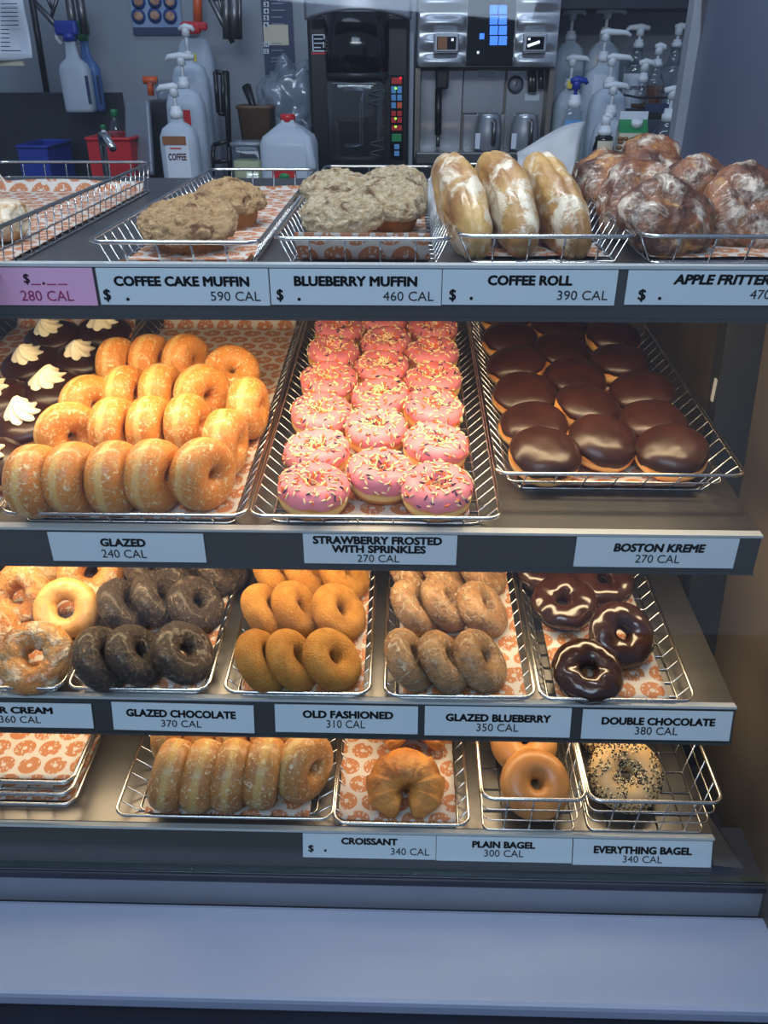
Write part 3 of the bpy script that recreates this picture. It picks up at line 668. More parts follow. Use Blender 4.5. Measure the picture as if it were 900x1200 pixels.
def croissant_mesh(seed, R=.0225, spread=166):
    N = 78; n = 20; b = MB(); vs = []; fs = []
    for i in range(N+1):
        t = i/N*2-1; a = rad(90+spread*t); k = abs(t)
        rr = .0275*(1-k**2.4*.52)
        seg = (k*4.6) % 1.0; rr *= 1.07-.16*seg
        if k > .985: rr *= .6
        rr *= 1+.05*noise.noise(Vector((t*4, seed, 0)))
        cx, cy = R*1.12*math.cos(a), R*math.sin(a)
        tx = Vector((math.cos(a), math.sin(a), 0))
        for j in range(n):
            bb = 2*math.pi*j/n; q = 1+.045*noise.noise(Vector((t*9, math.cos(bb)*2, math.sin(bb)*2+seed)))
            vs.append(Vector((cx, cy, 0))+tx*rr*q*math.cos(bb)+Vector((0, 0, 1))*rr*q*math.sin(bb)*.92)
    for i in range(N):
        for j in range(n): fs.append((i*n+j, i*n+(j+1) % n, (i+1)*n+(j+1) % n, (i+1)*n+j))
    fs.append(tuple(range(n))[::-1]); fs.append(tuple(N*n+j for j in range(n)))
    b.add(vs, fs)
    def flap(u, v):
        a = (u-.5)*1.9*(1-v)*.62; rr = .0288+.0012*math.sin(v*9)
        bb = rad(118-v*112); ang = rad(90)+a
        c = Vector((R*1.12*math.cos(ang), R*math.sin(ang), 0)); tx = Vector((math.cos(ang), math.sin(ang), 0))
        return c-tx*rr*math.cos(bb)*-1*(.96)+Vector((0, 0, 1))*rr*math.sin(bb)*.96
    b.grid(flap, 12, 12)
    return b.mesh('croissant', 'croissant')
# ------------------------------------------------------------------ spawning
def orient(k, n, spin=0.0):
    """n: the ring's axis in the shelf's frame"""
    q = Vector((0, 0, 1)).rotation_difference(Vector(n).normalized())
    return Matrix.Rotation(ALF[k], 4, 'X') @ q.to_matrix().to_4x4() @ Matrix.Rotation(spin, 4, 'Z')
def axis(a, t): a, t = rad(a), rad(t); return (math.sin(a)*math.cos(t), -math.cos(a)*math.cos(t), math.sin(t))
def spawn(name, parts, k, px, py, n, ax, spin, lab, cat, grp, sc=1.0, pos=None):
    x, s_ = on(k, px, py, n) if pos is None else pos
    mw = Matrix.Translation(S(k, x, s_, n)) @ orient(k, ax, spin) @ Matrix.Scale(sc, 4)
    if len(parts) == 1:
        o = link(name, parts[0][1])
    else:
        o = empty(name)
        for nm, me, *r in parts:
            c = link(nm, me, o)
            if r and r[0]: c.location = r[0]
            if len(r) > 1 and r[1]: tag(c, kind=r[1])
    o.matrix_world = mw
    return tag(o, lab, cat, grp)
ORD = ['first', 'second', 'third', 'fourth', 'fifth', 'sixth', 'seventh']
def nth(i, n):
    if i == 0: return 'leftmost'
    if i == n-1: return 'rightmost'
    if n == 3: return 'middle'
    return ORD[i]+' from the left'
rnd = random.Random(3)
# ---- glazed ring donuts
GM = [ring_mesh('glazed', .0228, .0186, .0212, .80, .10, i, 16) for i in range(5)]
rows = [('front', [(42, 570, 84, 2), (88, 568, 78, 4), (135, 566, 84, 2), (182, 564, 76, 3), (238, 561, 62, 4)]),
        ('second', [(82, 516, 42, 12), (134, 510, 84, 4), (178, 508, 82, 4), (221, 506, 84, 5), (264, 525, 84, 0)]),
        ('third', [(106, 481, 52, 10), (148, 470, 78, 6), (191, 467, 80, 5), (237, 469, 52, 8), (291, 485, 84, 0)]),
        ('back', [(140, 434, 80, 5), (178, 430, 74, 6), (219, 430, 66, 8), (272, 443, 18, 50)])]
for rn, lst in rows:
    for i, (px, py, a, t) in enumerate(lst):
        spawn('glazed_donut', [('', GM[rnd.randrange(5)])], 2, px, py-6, .0425 if t < 40 else .035, axis(a, t), rnd.random()*6, f'golden glazed donut on edge, {nth(i, len(lst))} in the {rn} row' if t < 40 else 'golden glazed donut lying tilted, rightmost in the back row', 'donut', 'glazed ring donuts', 1.0 if rn == 'front' else .97)
# ---- strawberry frosted
PK = []
for i in range(4):
    ic, f = icing_ring('pink', .0245, .0162, .0195, .85, .08, 20+i, 16, lo=2, hi=178, wob=16)
    PK.append([('ring', ring_mesh('dough', .0245, .0162, .0195, .85, .08, 20+i, 16)), ('icing', ic), ('sprinkles', sprinkle_mesh(f, i, 190), None, 'stuff')])
def cr4(x, y): return 290+x/2.903, 355+y/2.903
cols = [('left', [(225, 655), (238, 532), (252, 402), (278, 290), (293, 195), (312, 115)]), ('middle', [(455, 603), (438, 450), (455, 345), (458, 247), (472, 162), (462, 85)]), ('right', [(643, 655), (640, 508), (630, 385), (632, 287), (628, 197), (630, 112)])]
rown = ['front', 'second', 'third', 'fourth', 'fifth', 'back']
for cn, lst in cols:
    for i, (x, y) in enumerate(lst):
        px, py = cr4(x, y-12)
        spawn('strawberry_donut', PK[rnd.randrange(4)], 2, px, py, .0235, axis(rnd.uniform(-60, 60), 84-(4 if i else 0)*rnd.random()), rnd.random()*6, f'pink sprinkled donut, {rown[i]} one in the {cn} column of its basket', 'donut', 'pink sprinkled donuts', .965)
# ---- boston kreme
BK = []
for i in range(5):
    b_, ic, f = bun_meshes(40+i, .0425, .0215, 'choc', 6); BK.append([('bun', b_), ('icing', ic)])
def cr5(x, y): return 550+x/2.727, 355+y/2.727
cols = [('left', [(240, 512), (203, 418), (175, 320), (150, 225), (130, 145), (120, 72)]), ('middle', [(422, 470), (375, 360), (337, 270), (292, 185), (287, 106)]), ('right', [(645, 500), (583, 410), (548, 315), (480, 218), (457, 135), (402, 64)])]
for cn, lst in cols:
    for i, (x, y) in enumerate(lst):
        px, py = cr5(x, y-20)
        nm = 'front' if i == 0 else ('back' if i == len(lst)-1 else ORD[i])
        spawn('filled_donut', BK[rnd.randrange(5)], 2, px, py, .028, axis(rnd.uniform(-50, 50), rnd.uniform(74, 88)), rnd.random()*6, f'chocolate-topped filled donut, {nm} one in the {cn} column', 'donut', 'chocolate-topped filled donuts', 1.0)
px, py = cr5(352, 14)
b_, ic, f = bun_meshes(47, .0395, .0205, 'choc', 8)
spawn('plain_filled_donut', [('', b_)], 2, px, py, .024, axis(0, 85), 0, 'bare golden filled donut at the back of the chocolate-topped ones', 'donut', None)
# ---- cream-topped
CK = []
for i in range(4):
    b_, ic, f = bun_meshes(50+i, .043, .0195, 'choc', 4); CK.append([('bun', b_), ('icing', ic), ('cream_dollop', cream_mesh(i), (0, 0, .0195))])
def cr2(x, y): return x/5.625, 355+y/5.625
cl = [(350, 240, 'cream-topped chocolate donut at the back beside the paper'), (690, 205, 'cream-topped chocolate donut in the back right corner of its basket'), (215, 420, 'cream-topped chocolate donut at the left side, second from the back'), (545, 390, 'cream-topped chocolate donut with an upright cream curl by the right basket side'),
      (345, 590, 'cream-topped chocolate donut beside the uppermost left glazed donut'), (-20, 650, 'cream-topped chocolate donut cut by the photo edge behind the large one'), (185, 810, 'large cream-topped chocolate donut nearest the front with its full star of cream'), (-60, 1075, 'cream-topped chocolate donut cut by the photo edge at the very front')]
for i, (x, y, lb) in enumerate(cl):
    px, py = cr2(x, y)
    spawn('cream_donut', CK[i % 4], 2, px, py, .026, axis(rnd.uniform(-40, 40), 80), rnd.random()*6, lb, 'donut', 'cream-topped donuts', 1.0)
# ---- third shelf cake donuts
def cake(m, seed, R=.0238, r=.0160, h=.0158, lump=.12, fine=.0012, lf=22): return ring_mesh(m, R, r, h, .95, lump, seed, lf, 48, 22, fine)
GC = [[('', cake('gchoc', 60+i))] for i in range(4)]
OF = [[('', cake('oldf', 70+i, fine=.0004, lump=.08))] for i in range(4)]
BB = [[('', cake('blueb', 80+i))] for i in range(4)]
def cr7(x, y): return 250+x/2.308, 650+y/2.308
def cr6(x, y): return x/3.214, 650+y/3.214
AX = [(94, 36), (90, 40), (80, 47)]
def trio(name, kinds, conv, rows, what, grp, n0=.034):
    for rn, lst in rows:
        for i, (x, y) in enumerate(lst):
            px, py = conv(x, y); a, t = AX[i]
            spawn(name, kinds[rnd.randrange(len(kinds))], 3, px, py, n0-.004*(i == 2), axis(a+rnd.uniform(-5, 5), t+rnd.uniform(-4, 4)), rnd.random()*6, f'{what}, {nth(i, len(lst))} in the {rn} row of its basket', 'donut', grp)
trio('glazed_chocolate_donut', GC, cr6, [('front', [(385, 392), (515, 378), (690, 370)]), ('middle', [(470, 196), (600, 165), (738, 188)]), ('back', [(560, 66), (690, 58), (835, 50)])], 'dark glazed chocolate ring donut', 'dark glazed chocolate donuts')
trio('old_fashioned_donut', OF, cr7, [('front', [(130, 287), (215, 285), (320, 285)]), ('middle', [(145, 155), (228, 150), (340, 156)]), ('back', [(170, 50), (250, 48), (355, 52)])], 'plain golden cake donut', 'plain old fashioned donuts')
trio('blueberry_donut', BB, cr7, [('front', [(527, 285), (622, 290), (722, 285)]), ('middle', [(542, 148), (625, 132), (728, 148)]), ('back', [(530, 55), (620, 50), (728, 45)])], 'glazed blueberry ring donut', 'glazed blueberry donuts')
# ---- sour cream
SC = [ring_mesh('sourc', .0275, .0168, .0165, .95, .22, 90+i, 26, 56, 24, .0022, 120) for i in range(3)]
SG = ring_mesh('sourc2', .0262, .0142, .0140, .95, .18, 95, 26, 56, 24, .0012, 120)
for x, y, n, a, t, me, lb in [(135, 388, .030, 5, 58, SC[0], 'large glazed sour cream donut at the front of its basket'), (248, 205, .034, 10, 48, SG, 'golden sour cream donut with a wide hole leaning by the basket side'),
                             (75, 160, .036, -10, 42, SC[1], 'glazed sour cream donut behind the golden one, to its left'), (-50, 320, .024, -10, 60, SC[2], 'sour cream donut cut by the photo edge, left of the front one'),
                             (345, 62, .030, 10, 55, SC[0], 'sour cream donut at the back right corner of its basket'), (160, 20, .030, -5, 55, SC[2], 'sour cream donut at the back, mostly hidden under the price rail')]:
    px, py = cr6(x, y); spawn('sour_cream_donut', [('', me)], 3, px, py, n, axis(a, t), rnd.random()*6, lb, 'donut', 'sour cream donuts')
# ---- double chocolate
DC = []
for i in range(3):
    ic, f = icing_ring('choc_shiny', .0245, .0165, .0165, .92, .12, 100+i, 20, .002, lo=-4, hi=190, wob=18, gl=.0022)
    DC.append([('ring', ring_mesh('choc_cake', .0245, .0154, .0158, .92, .12, 100+i, 20)), ('icing', ic)])
def cr8(x, y): return 600+x/3.214, 650+y/3.214
for i, (x, y, n, a, t, lb) in enumerate([(283, 445, .022, 0, 74, 'shiny double chocolate donut at the front of its basket'), (408, 305, .030, 20, 55, 'shiny double chocolate donut leaning second from the front'), (193, 185, .026, -10, 78, 'double chocolate donut with a flat highlight at the left side'), (340, 105, .026, 10, 74, 'double chocolate donut at the back right of its basket'), (128, 62, .022, 0, 78, 'double chocolate donut at the back left, half under the rail')]):
    px, py = cr8(x, y); spawn('double_chocolate_donut', DC[i % 3], 3, px, py, n, axis(a, t), rnd.random()*6, lb, 'donut', 'double chocolate donuts', 1.0)
# ---- bottom shelf glazed
TG = [ring_mesh('glazed_tan', .0262, .0188, .0212, .80, .10, 110+i, 16) for i in range(4)]
for i, (px, py, a, t) in enumerate([(201, 908, 86, -12), (237, 909, 86, -10), (272, 908, 87, -8), (309, 906, 87, -8), (356, 898, 58, 8)]):
    spawn('glazed_donut', [('', TG[i % 4])], 4, px, py, .046, axis(a, t), rnd.random()*6, f'tan glazed donut on the bottom shelf, {nth(i, 5)} in the front row', 'donut', 'bottom shelf glazed donuts')
for i, (px, py) in enumerate([(206, 856), (243, 856), (278, 857), (318, 858), (350, 856)]):
    spawn('glazed_donut', [('', TG[(i+1) % 4])], 4, px, py, .044, axis(84, 2), rnd.random()*6, f'tan glazed donut behind the bottom front row, {nth(i, 5)}', 'donut', 'bottom shelf glazed donuts')
# ---- croissants
CM = [croissant_mesh(1), croissant_mesh(4, spread=128)]
spawn('croissant', [('', CM[0])], 4, 475, 925, .030, axis(0, 62), 0, 'curled croissant at the front of the croissant basket', 'croissant', 'croissants')
spawn('croissant', [('', CM[1])], 4, 486, 862, .030, axis(0, 60), 0, 'croissant behind the front one, half under the price rail', 'croissant', 'croissants')
# ---- bagels
BG = [ring_mesh('bagel', .0262, .0205, .0200, .95, .10, 120+i, 12) for i in range(2)]
for px, py, n, a, t, lb in [(627, 919, .034, 10, 58, 'plain bagel standing at the front of the deep basket'), (614, 868, .034, 0, 60, 'plain bagel lying behind the front bagel')]:
    spawn('plain_bagel', [('', BG[0 if py > 900 else 1])], 4, px, py, n, axis(a, t), 1.0, lb, 'bagel', 'plain bagels', .96)
EB = ring_mesh('bagel_pale', .0262, .0200, .0195, .95, .10, 130, 12); ef = ring_fn(.0262, .0200, .0195, .95, .10, 130, 12)
seeds = sprinkle_mesh(ef, 5, 2200, 0, -20, 200, .0014, .0008, ('poppy', 'sesame'), (.7, .3), clump=.16)
for px, py, n, a, t, lb in [(733, 908, .034, -6, 58, 'seeded everything bagel at the front of the right-end basket'), (716, 852, .034, 0, 60, 'seeded everything bagel at the back, mostly hidden under the rail')]:
    spawn('everything_bagel', [('bagel_ring', EB), ('seed_topping', seeds, None, 'stuff')], 4, px, py, n, axis(a, t), .6, lb, 'bagel', 'everything bagels', 1.0)
# ---- top shelf muffins, rolls, fritters
MC = [muffin_meshes(1, 'crumb', .054, .036, .040), muffin_meshes(2, 'crumb', .042, .030, .046)]
MBm = [muffin_meshes(i, 'crumb_pale', .046, .030, .046) for i in (3, 4, 5)]
def topspot(px, D): return (at(px, 250, D).x, D-LIP[1][0])
for (px, D, ax, pts, nm, lb, gp) in [(222, .905, (0, -.22, 1), MC[0], 'coffee_cake_muffin', 'crumb-topped coffee cake muffin at the front of its basket', 'coffee cake muffins'), (270, 1.04, (.1, -.18, 1), MC[1], 'coffee_cake_muffin', 'crumb-topped coffee cake muffin standing behind the front one', 'coffee cake muffins'),
        (401, .93, (0, -.30, 1), MBm[0], 'blueberry_muffin', 'sugar-topped blueberry muffin at the front behind the curled paper', 'blueberry muffins'), (396, 1.12, (0, -.2, 1), MBm[1], 'blueberry_muffin', 'sugar-topped blueberry muffin behind the front one', 'blueberry muffins'), (456, 1.02, (.1, -.3, 1), MBm[2], 'blueberry_muffin', 'sugar-topped blueberry muffin with a dark split, front right of its basket', 'blueberry muffins'), (462, 1.15, (0, -.2, 1), MBm[0], 'blueberry_muffin', 'sugar-topped blueberry muffin at the back right of its basket', 'blueberry muffins')]:
    spawn(nm, [('muffin_base', pts[0]), ('crumb_top', pts[1])], 1, 0, 0, .004+.018*max(0, -ax[1]), ax, rnd.random()*6, lb, 'muffin', gp, pos=topspot(px, D))
for i, (px, D, n, yw, rl, lb) in enumerate([(540, .925, .045, 13, -8, 'glazed coffee roll at the left of the three'), (593, .925, .047, 13, -8, 'glazed coffee roll between the other two'), (648, .925, .045, 15, -10, 'glazed coffee roll at the right of the three, by the grey paper')]):
    me = croll_mesh(i*3+1); o = link('coffee_roll', me)
    o.matrix_world = Matrix.Translation(S(1, at(px, 245, D).x, D-LIP[1][0], n)) @ Matrix.Rotation(rad(yw), 4, 'Z') @ Matrix.Rotation(rad(22), 4, 'X') @ Matrix.Rotation(rad(rl), 4, 'Y')
    tag(o, lb, 'coffee roll', 'coffee rolls')
for i, (px, D, n, a, t, lb, sc) in enumerate([(783, .900, .050, 15, 38, 'glazed apple fritter at the front, facing the glass', 1.0), (742, .985, .056, -10, 40, 'apple fritter just behind the front one on its left', .95), (713, 1.09, .056, -20, 35, 'dark apple fritter by the left basket side', .88), (699, 1.25, .052, -10, 40, 'small dark apple fritter at the far left back', .8), (757, 1.23, .066, 0, 50, 'dark apple fritter topmost at the back', .92), (818, 1.06, .058, 30, 30, 'apple fritter wedged between the front and right ones', .9), (872, .945, .054, 0, 42, 'large apple fritter at the right, cut by the photo edge', .98)]):
    me = fritter_mesh(i+1); o = link('apple_fritter', me)
    o.matrix_world = Matrix.Translation(S(1, at(px, 240, D).x, D-LIP[1][0], n-.015)) @ orient(1, axis(a, t), i*1.3) @ Matrix.Scale(sc, 4)
    tag(o, lb, 'apple fritter', 'apple fritters')
# pale pastry in the left basket
me = croll_mesh(9, .045, .022, .026)
o = link('pastry', me); o.matrix_world = Matrix.Translation(S(1, at(2, 268, .93).x, .93-LIP[1][0], .027)); tag(o, 'pale glazed pastry in the left basket, cut by the photo edge', 'pastry')
# grey wax paper sheet behind the rolls
def sheet(pts, nm, m, lab, cat, nu=14, nv=14, amp=.004, seed=0, th=.0004):
    a, b_, c, d = [Vector(p) for p in pts]
    def g(u, v):
        p = a*(1-u)*(1-v)+b_*u*(1-v)+c*u*v+d*(1-u)*v
        n = (b_-a).cross(d-a).normalized()
        return p+n*amp*(noise.noise(Vector((u*2.3+seed, v*2.3, seed)))+.8*abs(math.sin(u*2.2+v*3.1+seed)))
    o = MB().grid(g, nu, nv).build(nm, m); md = o.modifiers.new('thickness', 'SOLIDIFY'); md.thickness = th
    return tag(o, lab, cat)
sheet([at(600, 232, 1.03), at(655, 262, 1.00), at(684, 148, 1.10), at(606, 178, 1.10)], 'wax_paper', 'paper_plain', 'crumpled grey wax paper sheet standing up behind the coffee rolls', 'paper', amp=.010)
# ------------------------------------------------------------------ things behind the case
def pxr(x0, y0, x1, y1, D):
    xm, ym = (x0+x1)/2, (y0+y1)/2
    return at(x0, ym, D).x, at(x1, ym, D).x, at(xm, y1, D).z, at(xm, y0, D).z
def PB(b, org, x0, y0, x1, y1, D, dp, mi=0, bev=0):
    xa, xb, za, zb = pxr(x0, y0, x1, y1, D)
    return b.box(((xa+xb)/2-org[0], D+dp/2-org[1], (za+zb)/2-org[2]), (xb-xa, dp, zb-za), mi=mi, bev=bev)
def px_frame(org, D):
    """frame of the upright plane at depth D, relative to org"""
    return Matrix.Translation(-Vector(org)) @ Matrix(((1, 0, 0, 0), (0, 0, -1, D), (0, 1, 0, 0), (0, 0, 0, 1)))
def ptext(s, org, D, x0, y0, x1, y1, m, parent, bold=0.0):
    xa, xb, za, zb = pxr(x0, y0, x1, y1, D)
    return put_text('lettering', s, px_frame(org, D), xa, xb, za, zb, m, parent, bold, lift=.0008)
def pump(lab, px, D, head, noz, cap, body, by=None, mb='jug', mc='white_pl', liq=None, sticker=None, sq=(1, .72, .55), grp=None, stem=True, text=None, name='pump_bottle', n=28):
    """head: px row of the nozzle; noz: px columns it spans; cap=(y0,y1,half width); body=(shoulder y, half width)"""
    ym = (cap[1]+(by or 200))/2; X0 = at(px, ym, D).x; zb = at(px, by, D).z if by else CZ
    k = scl(px, ym, D); z = lambda y: at(px, y, D).z-zb
    e = empty(name, (X0, D, zb), lab, 'pump bottle', grp)
    bw = body[1]*k; ct, cb = z(cap[0]), z(cap[1]); sh = z(body[0]); cw = cap[2]*k
    sh = min(sh, cb-.004)
    b = MB(); prof = [(bw*.90, 0), (bw, .008), (bw, sh*.80), (bw*.97, sh*.90), (bw*.80, sh*.97), (cw*1.15+(bw-cw)*.25, sh), (cw*.95, sh+(cb-sh)*.5), (cw*.9, cb+.002)]
    b.lathe(prof, n, sq=sq); b.build('bottle_body', mb, e)
    if liq:
        lz = z(liq[1]); f = .955; pr = [(bw*.86, .003), (bw*f, .010), (bw*f, min(lz, sh*.80)), (bw*f, min(lz, sh*.80)+.001)]
        MB().lathe(pr, n, sq=sq).build('syrup', liq[0], e)
    MB().lathe([(cw, cb), (cw, cb+(ct-cb)*.55), (cw*.82, cb+(ct-cb)*.6), (cw*.74, ct)], 18).build('cap', mc, e)
    if head is not None:
        hz = z(head); st = MB(); st.tube([(0, 0, ct-.002), (0, 0, hz-.004)], .0045, 10)
        st.lathe([(.0105, hz-.018), (.0105, hz-.004), (.008, hz+.004)], 12)
        xa, xb = (noz[0]-px)*k, (noz[1]-px)*k; far = xb if abs(xb) > abs(xa) else xa; near = xa if far == xb else xb
        st.tube([(near, -.002, hz), (0, -.002, hz+.003), (far*.8, -.002, hz+.001), (far, -.002, hz-.006)], [.006, .0085, .0062, .0048], 8)
        st.build('pump_head', mc, e)
    if sticker:
        m, y0, y1, wf = sticker[:4]; za, zb_ = z(y1), z(y0)
        def fn(u, v):
            x = (u-.5)*2*wf; a = math.asin(max(-1, min(1, x))); yy = -bw*sq[1]*abs(math.cos(a))**sq[2]-.0012
            xx = bw*math.copysign(abs(math.sin(a))**sq[2], math.sin(a)) if False else bw*x
            c = (1-abs(x)**(2/sq[2]))**(sq[2]/2) if abs(x) < 1 else 0
            return Vector((xx, -bw*sq[1]*c-.0012, za+(zb_-za)*v))
        st_ = MB().grid(fn, 12, 4).build('label', m, e)
        if text:
            for (s_, x0, y0, x1, y1, mm, bo) in text:
                put_text('lettering', s_, Matrix(((1, 0, 0, 0), (0, 0, -1, -bw*sq[1]-.0016), (0, 1, 0, 0), (0, 0, 0, 1))), (x0-px)*k, (x1-px)*k, z(y1), z(y0), mm, st_, bo, lift=.0006)
    return e
# --- espresso machine
D = 2.34; org = tuple(at(570, 190, D)); org = (org[0], D, CZ)
e = empty('coffee_machine', org, 'stainless steel espresso machine with a lit touch screen', 'coffee machine')
b = MB(); PB(b, org, 489, -40, 657, 79, D, .36, bev=.012); b.build('upper_housing', 'machine_steel', e)
# wavy ribs on both sides of the screen
def ribs(x0, x1):
    xa, xb, za, zb = pxr(x0, -20, x1, 78, D)
    def fn(u, v):
        zz = za+(zb-za)*v; wv = (math.sin(v*math.pi*2*4.2)*.5+.5)
        return Vector((xa+(xb-xa)*u-org[0], -.002-.012*wv*math.sin(math.pi*u)**.6, zz-org[2]))
    MB().grid(fn, 14, 60).build('ribbed_panel', 'machine_steel', e)
ribs(492, 547); ribs(605, 655)
b = MB(); PB(b, org, 548, -20, 604, 77, D-.020, .02, bev=.003); scn = b.build('touch_screen', 'black_gloss', e)
for r in range(4):
    for c in range(2):
        b = MB(); PB(b, org, 574+c*10.6, 6+r*12.1, 583.4+c*10.6, 16.6+r*12.1, D-.0212, .0012); b.build('lit_button', 'screen_blue', scn)
b = MB(); PB(b, org, 562, 39, 567.5, 46, D-.0212, .0012); b.build('lit_button', 'screen_blue', scn)
b = MB(); PB(b, org, 559, 60, 561.5, 63, D-.0212, .0012); b.build('indicator', 'lit_white', scn)
for (x0, x1, nm) in ((508, 538, 0), (613, 641, 1)):
    b = MB(); PB(b, org, x0, 39, x1, 62, D-.018, .02, bev=.004); fr = b.build('display_bezel', 'machine_steel', e)
    b = MB(); PB(b, org, x0+4, 43, x1-3.5, 58, D-.0195, .002); b.build('display_window', 'black_gloss', fr)
    if nm == 0:
        b = MB(); PB(b, org, 513, 43.5, 524, 57.5, D-.0205, .001); b.build('red_icon_panel', 'brown', fr)
        b = MB(); PB(b, org, 529, 45, 531.5, 48, D-.0205, .001); b.build('indicator', 'lit_white', fr)
    else:
        xa, za = pxr(617, 54, 631, 54, D)[0], at(617, 54, D).z; xb, zb = pxr(617, 50, 631, 49, D)[1], at(631, 49, D).z
        MB().tube([(xa-org[0], -.0215, za-org[2]), (xb-org[0], -.0215, zb-org[2])], .0035, 6).build('indicator', 'lit_white', fr)
        b = MB(); PB(b, org, 619, 44.5, 621.5, 47, D-.0205, .001); b.build('indicator', 'lit_white', fr)
b = MB(); PB(b, org, 487, 80, 646, 186, D+.10, .24); b.build('lower_back', 'steel_side', e)
for (x0, y0, x1, y1) in ((492, 82, 541, 177), (542.5, 82, 591, 133), (592, 82, 640, 177), (542.5, 134.5, 591, 177)):
    b = MB(); PB(b, org, x0, y0, x1, y1, D+.094, .006, bev=.002); b.build('front_panel', 'machine_steel', e)
b = MB(); PB(b, org, 486, 80, 492, 186, D+.02, .12); b.build('side_wall', 'steel_side', e)
b = MB(); PB(b, org, 640, 80, 646, 186, D+.02, .12); b.build('side_wall', 'steel_side', e)
# drip tray down to the worktop
xa, xb, za, zb = pxr(487, 178, 642, 186, D-.02)
MB().box(((xa+xb)/2-org[0], .10, zb-org[2]-.015), (xb-xa, .26, .03), bev=.004).build('drip_tray', 'steel', e)
MB().box(((xa+xb)/2-org[0], .12, (zb-.03-org[2])/2), (xb-xa-.02, .26, zb-.03-org[2])).build('base', 'steel_dark', e)
TRAYZ = zb
b = MB(); PB(b, org, 511, 79, 526, 105, D+.03, .05, bev=.006); w1 = b.build('steam_spout', 'black', e)
xa, za = at(514, 104, D+.05).x, at(514, 104, D+.05).z; xb, zb2 = at(513, 172, D+.05).x, at(513, 172, D+.05).z
MB().tube([(xa-org[0], .05, za-org[2]), (xb-org[0], .05, zb2-org[2]+.03)], .009, 8).build('steam_wand', 'black', w1)
MB().tube([(xb-org[0], .05, zb2-org[2]+.03), (xb-org[0], .05, zb2-org[2])], .0055, 8).build('wand_tip', 'steel', w1)
g = at(604, 99, D+.092); Mg = Matrix.Translation((g.x-org[0], .092, g.z-org[2])) @ Matrix.Rotation(rad(90), 4, 'X')
MB().lathe([(.021, 0), (.021, .006), (.018, .008), (.0175, .005)], 24, mtx=Mg).build('pressure_gauge', 'steel_dark', e)
gd = MB().lathe([(.016, .0055), (.0158, .0062)], 24, mtx=Mg).build('gauge_dial', 'frame_metal', e)
MB().tube([(g.x-org[0], .084, g.z-org[2]-.004), (g.x-org[0]+.004, .084, g.z-org[2]+.009)], .0012, 5).build('needle', 'ink', e)
for x in (622, 625.5, 634):
    t_, u_ = at(x, 82, D+.08), at(x, 108 if x != 634 else 104, D+.08)
    MB().tube([(t_.x-org[0], .08, t_.z-org[2]), (u_.x-org[0], .08, u_.z-org[2])], [.006, .008], 10).build('milk_nozzle', 'steel', e)
for (x0, y0, x1, y1) in ((561, 82, 580, 91), (615, 110, 632, 118)):
    b = MB(); PB(b, org, x0, y0, x1, y1, D+.0925, .001); b.build('notice_sticker', 'white_paper', e)
# steel pitchers on the drip tray
for i, (x0, x1, lb) in enumerate(((556, 588, 'left of the two stainless steel pitchers on the drip tray'), (598, 631, 'right of the two stainless steel pitchers on the drip tray'))):
    dd = D+.02; xa, xb, _, zt = pxr(x0, 133, x1, 178, dd); r = (xb-xa)/2; h = zt-TRAYZ
    pe = empty('milk_pitcher', ((xa+xb)/2, dd, TRAYZ), lb, 'pitcher', 'steel milk pitchers')
    MB().lathe([(r*.96, 0), (r, .006), (r*.98, h*.6), (r*.86, h*.9), (r*.88, h), (r*.82, h), (r*.80, h*.9), (r*.9, .01)], 28).build('pitcher_body', 'machine_steel', pe)
    MB().tube([(r*.3, -r*.85, h*.82), (r*.3, -r*1.35, h*.80), (r*.3, -r*1.4, h*.3), (r*.3, -r*.92, h*.2)], .006, 8).build('handle', 'steel', pe)
    st_ = MB(); st_.box((-r*.72, -r*.74, h*.28), (r*.5, .002, h*.42), mtx=Matrix.Rotation(rad(0), 4, 'Z')); st_.build('sticker', 'white_paper', pe)
# --- black brewer
D = 2.30; org = (at(421, 190, D).x, D, CZ)
e = empty('coffee_brewer', org, 'black coffee brewer with a silver domed top and coloured button column', 'coffee brewer')
b = MB(); PB(b, org, 363, 18, 479, 215, D+.04, .30, bev=.008); b.build('body', 'black', e)
xa, xb, za, zb = pxr(364, -14, 476, 26, D)
def dome(u, v):
    x = xa+(xb-xa)*u; c = 1-abs(2*u-1)**2.2; lo = za+(.018)*c+.004; top = zb
    return Vector((x-org[0], -.012-.05*c, lo+(top-lo)*v-org[2]))
b = MB().grid(dome, 28, 10); o = b.build('silver_hood', 'machine_steel', e); md = o.modifiers.new('t', 'SOLIDIFY'); md.thickness = -.02
cx, r = at(418, 100, D).x-org[0], (at(458, 100, D).x-at(384, 100, D).x)/2
zz = lambda y, d=D: at(418, y, d).z-org[2]
MB().lathe([(r, zz(92)), (r*1.03, zz(60)), (r*1.03, zz(14))], 36, c=(cx, .05, 0)).build('brew_basket', 'black_gloss', e)
MB().lathe([(r*1.0, zz(92)), (r*1.02, zz(90)), (r*1.02, zz(86)), (r, zz(85))], 36, c=(cx, .05, 0)).build('basket_band', 'steel_dark', e)
j = MB().lathe([(r*.88, zz(188)), (r*.92, zz(184)), (r*.95, zz(100)), (r*.9, zz(95))], 32, c=(cx-.004, .03, 0), sq=(1, .8, .4)).build('clear_server', 'clear_pl', e)
MB().tube([(cx-.03, -.03, zz(104)), (cx+.02, -.035, zz(104)), (cx+.012, -.035, zz(120)), (cx+.012, -.035, zz(168)), (cx-.03, -.03, zz(170))], .006, 8).build('server_handle', 'clear_pl', j)
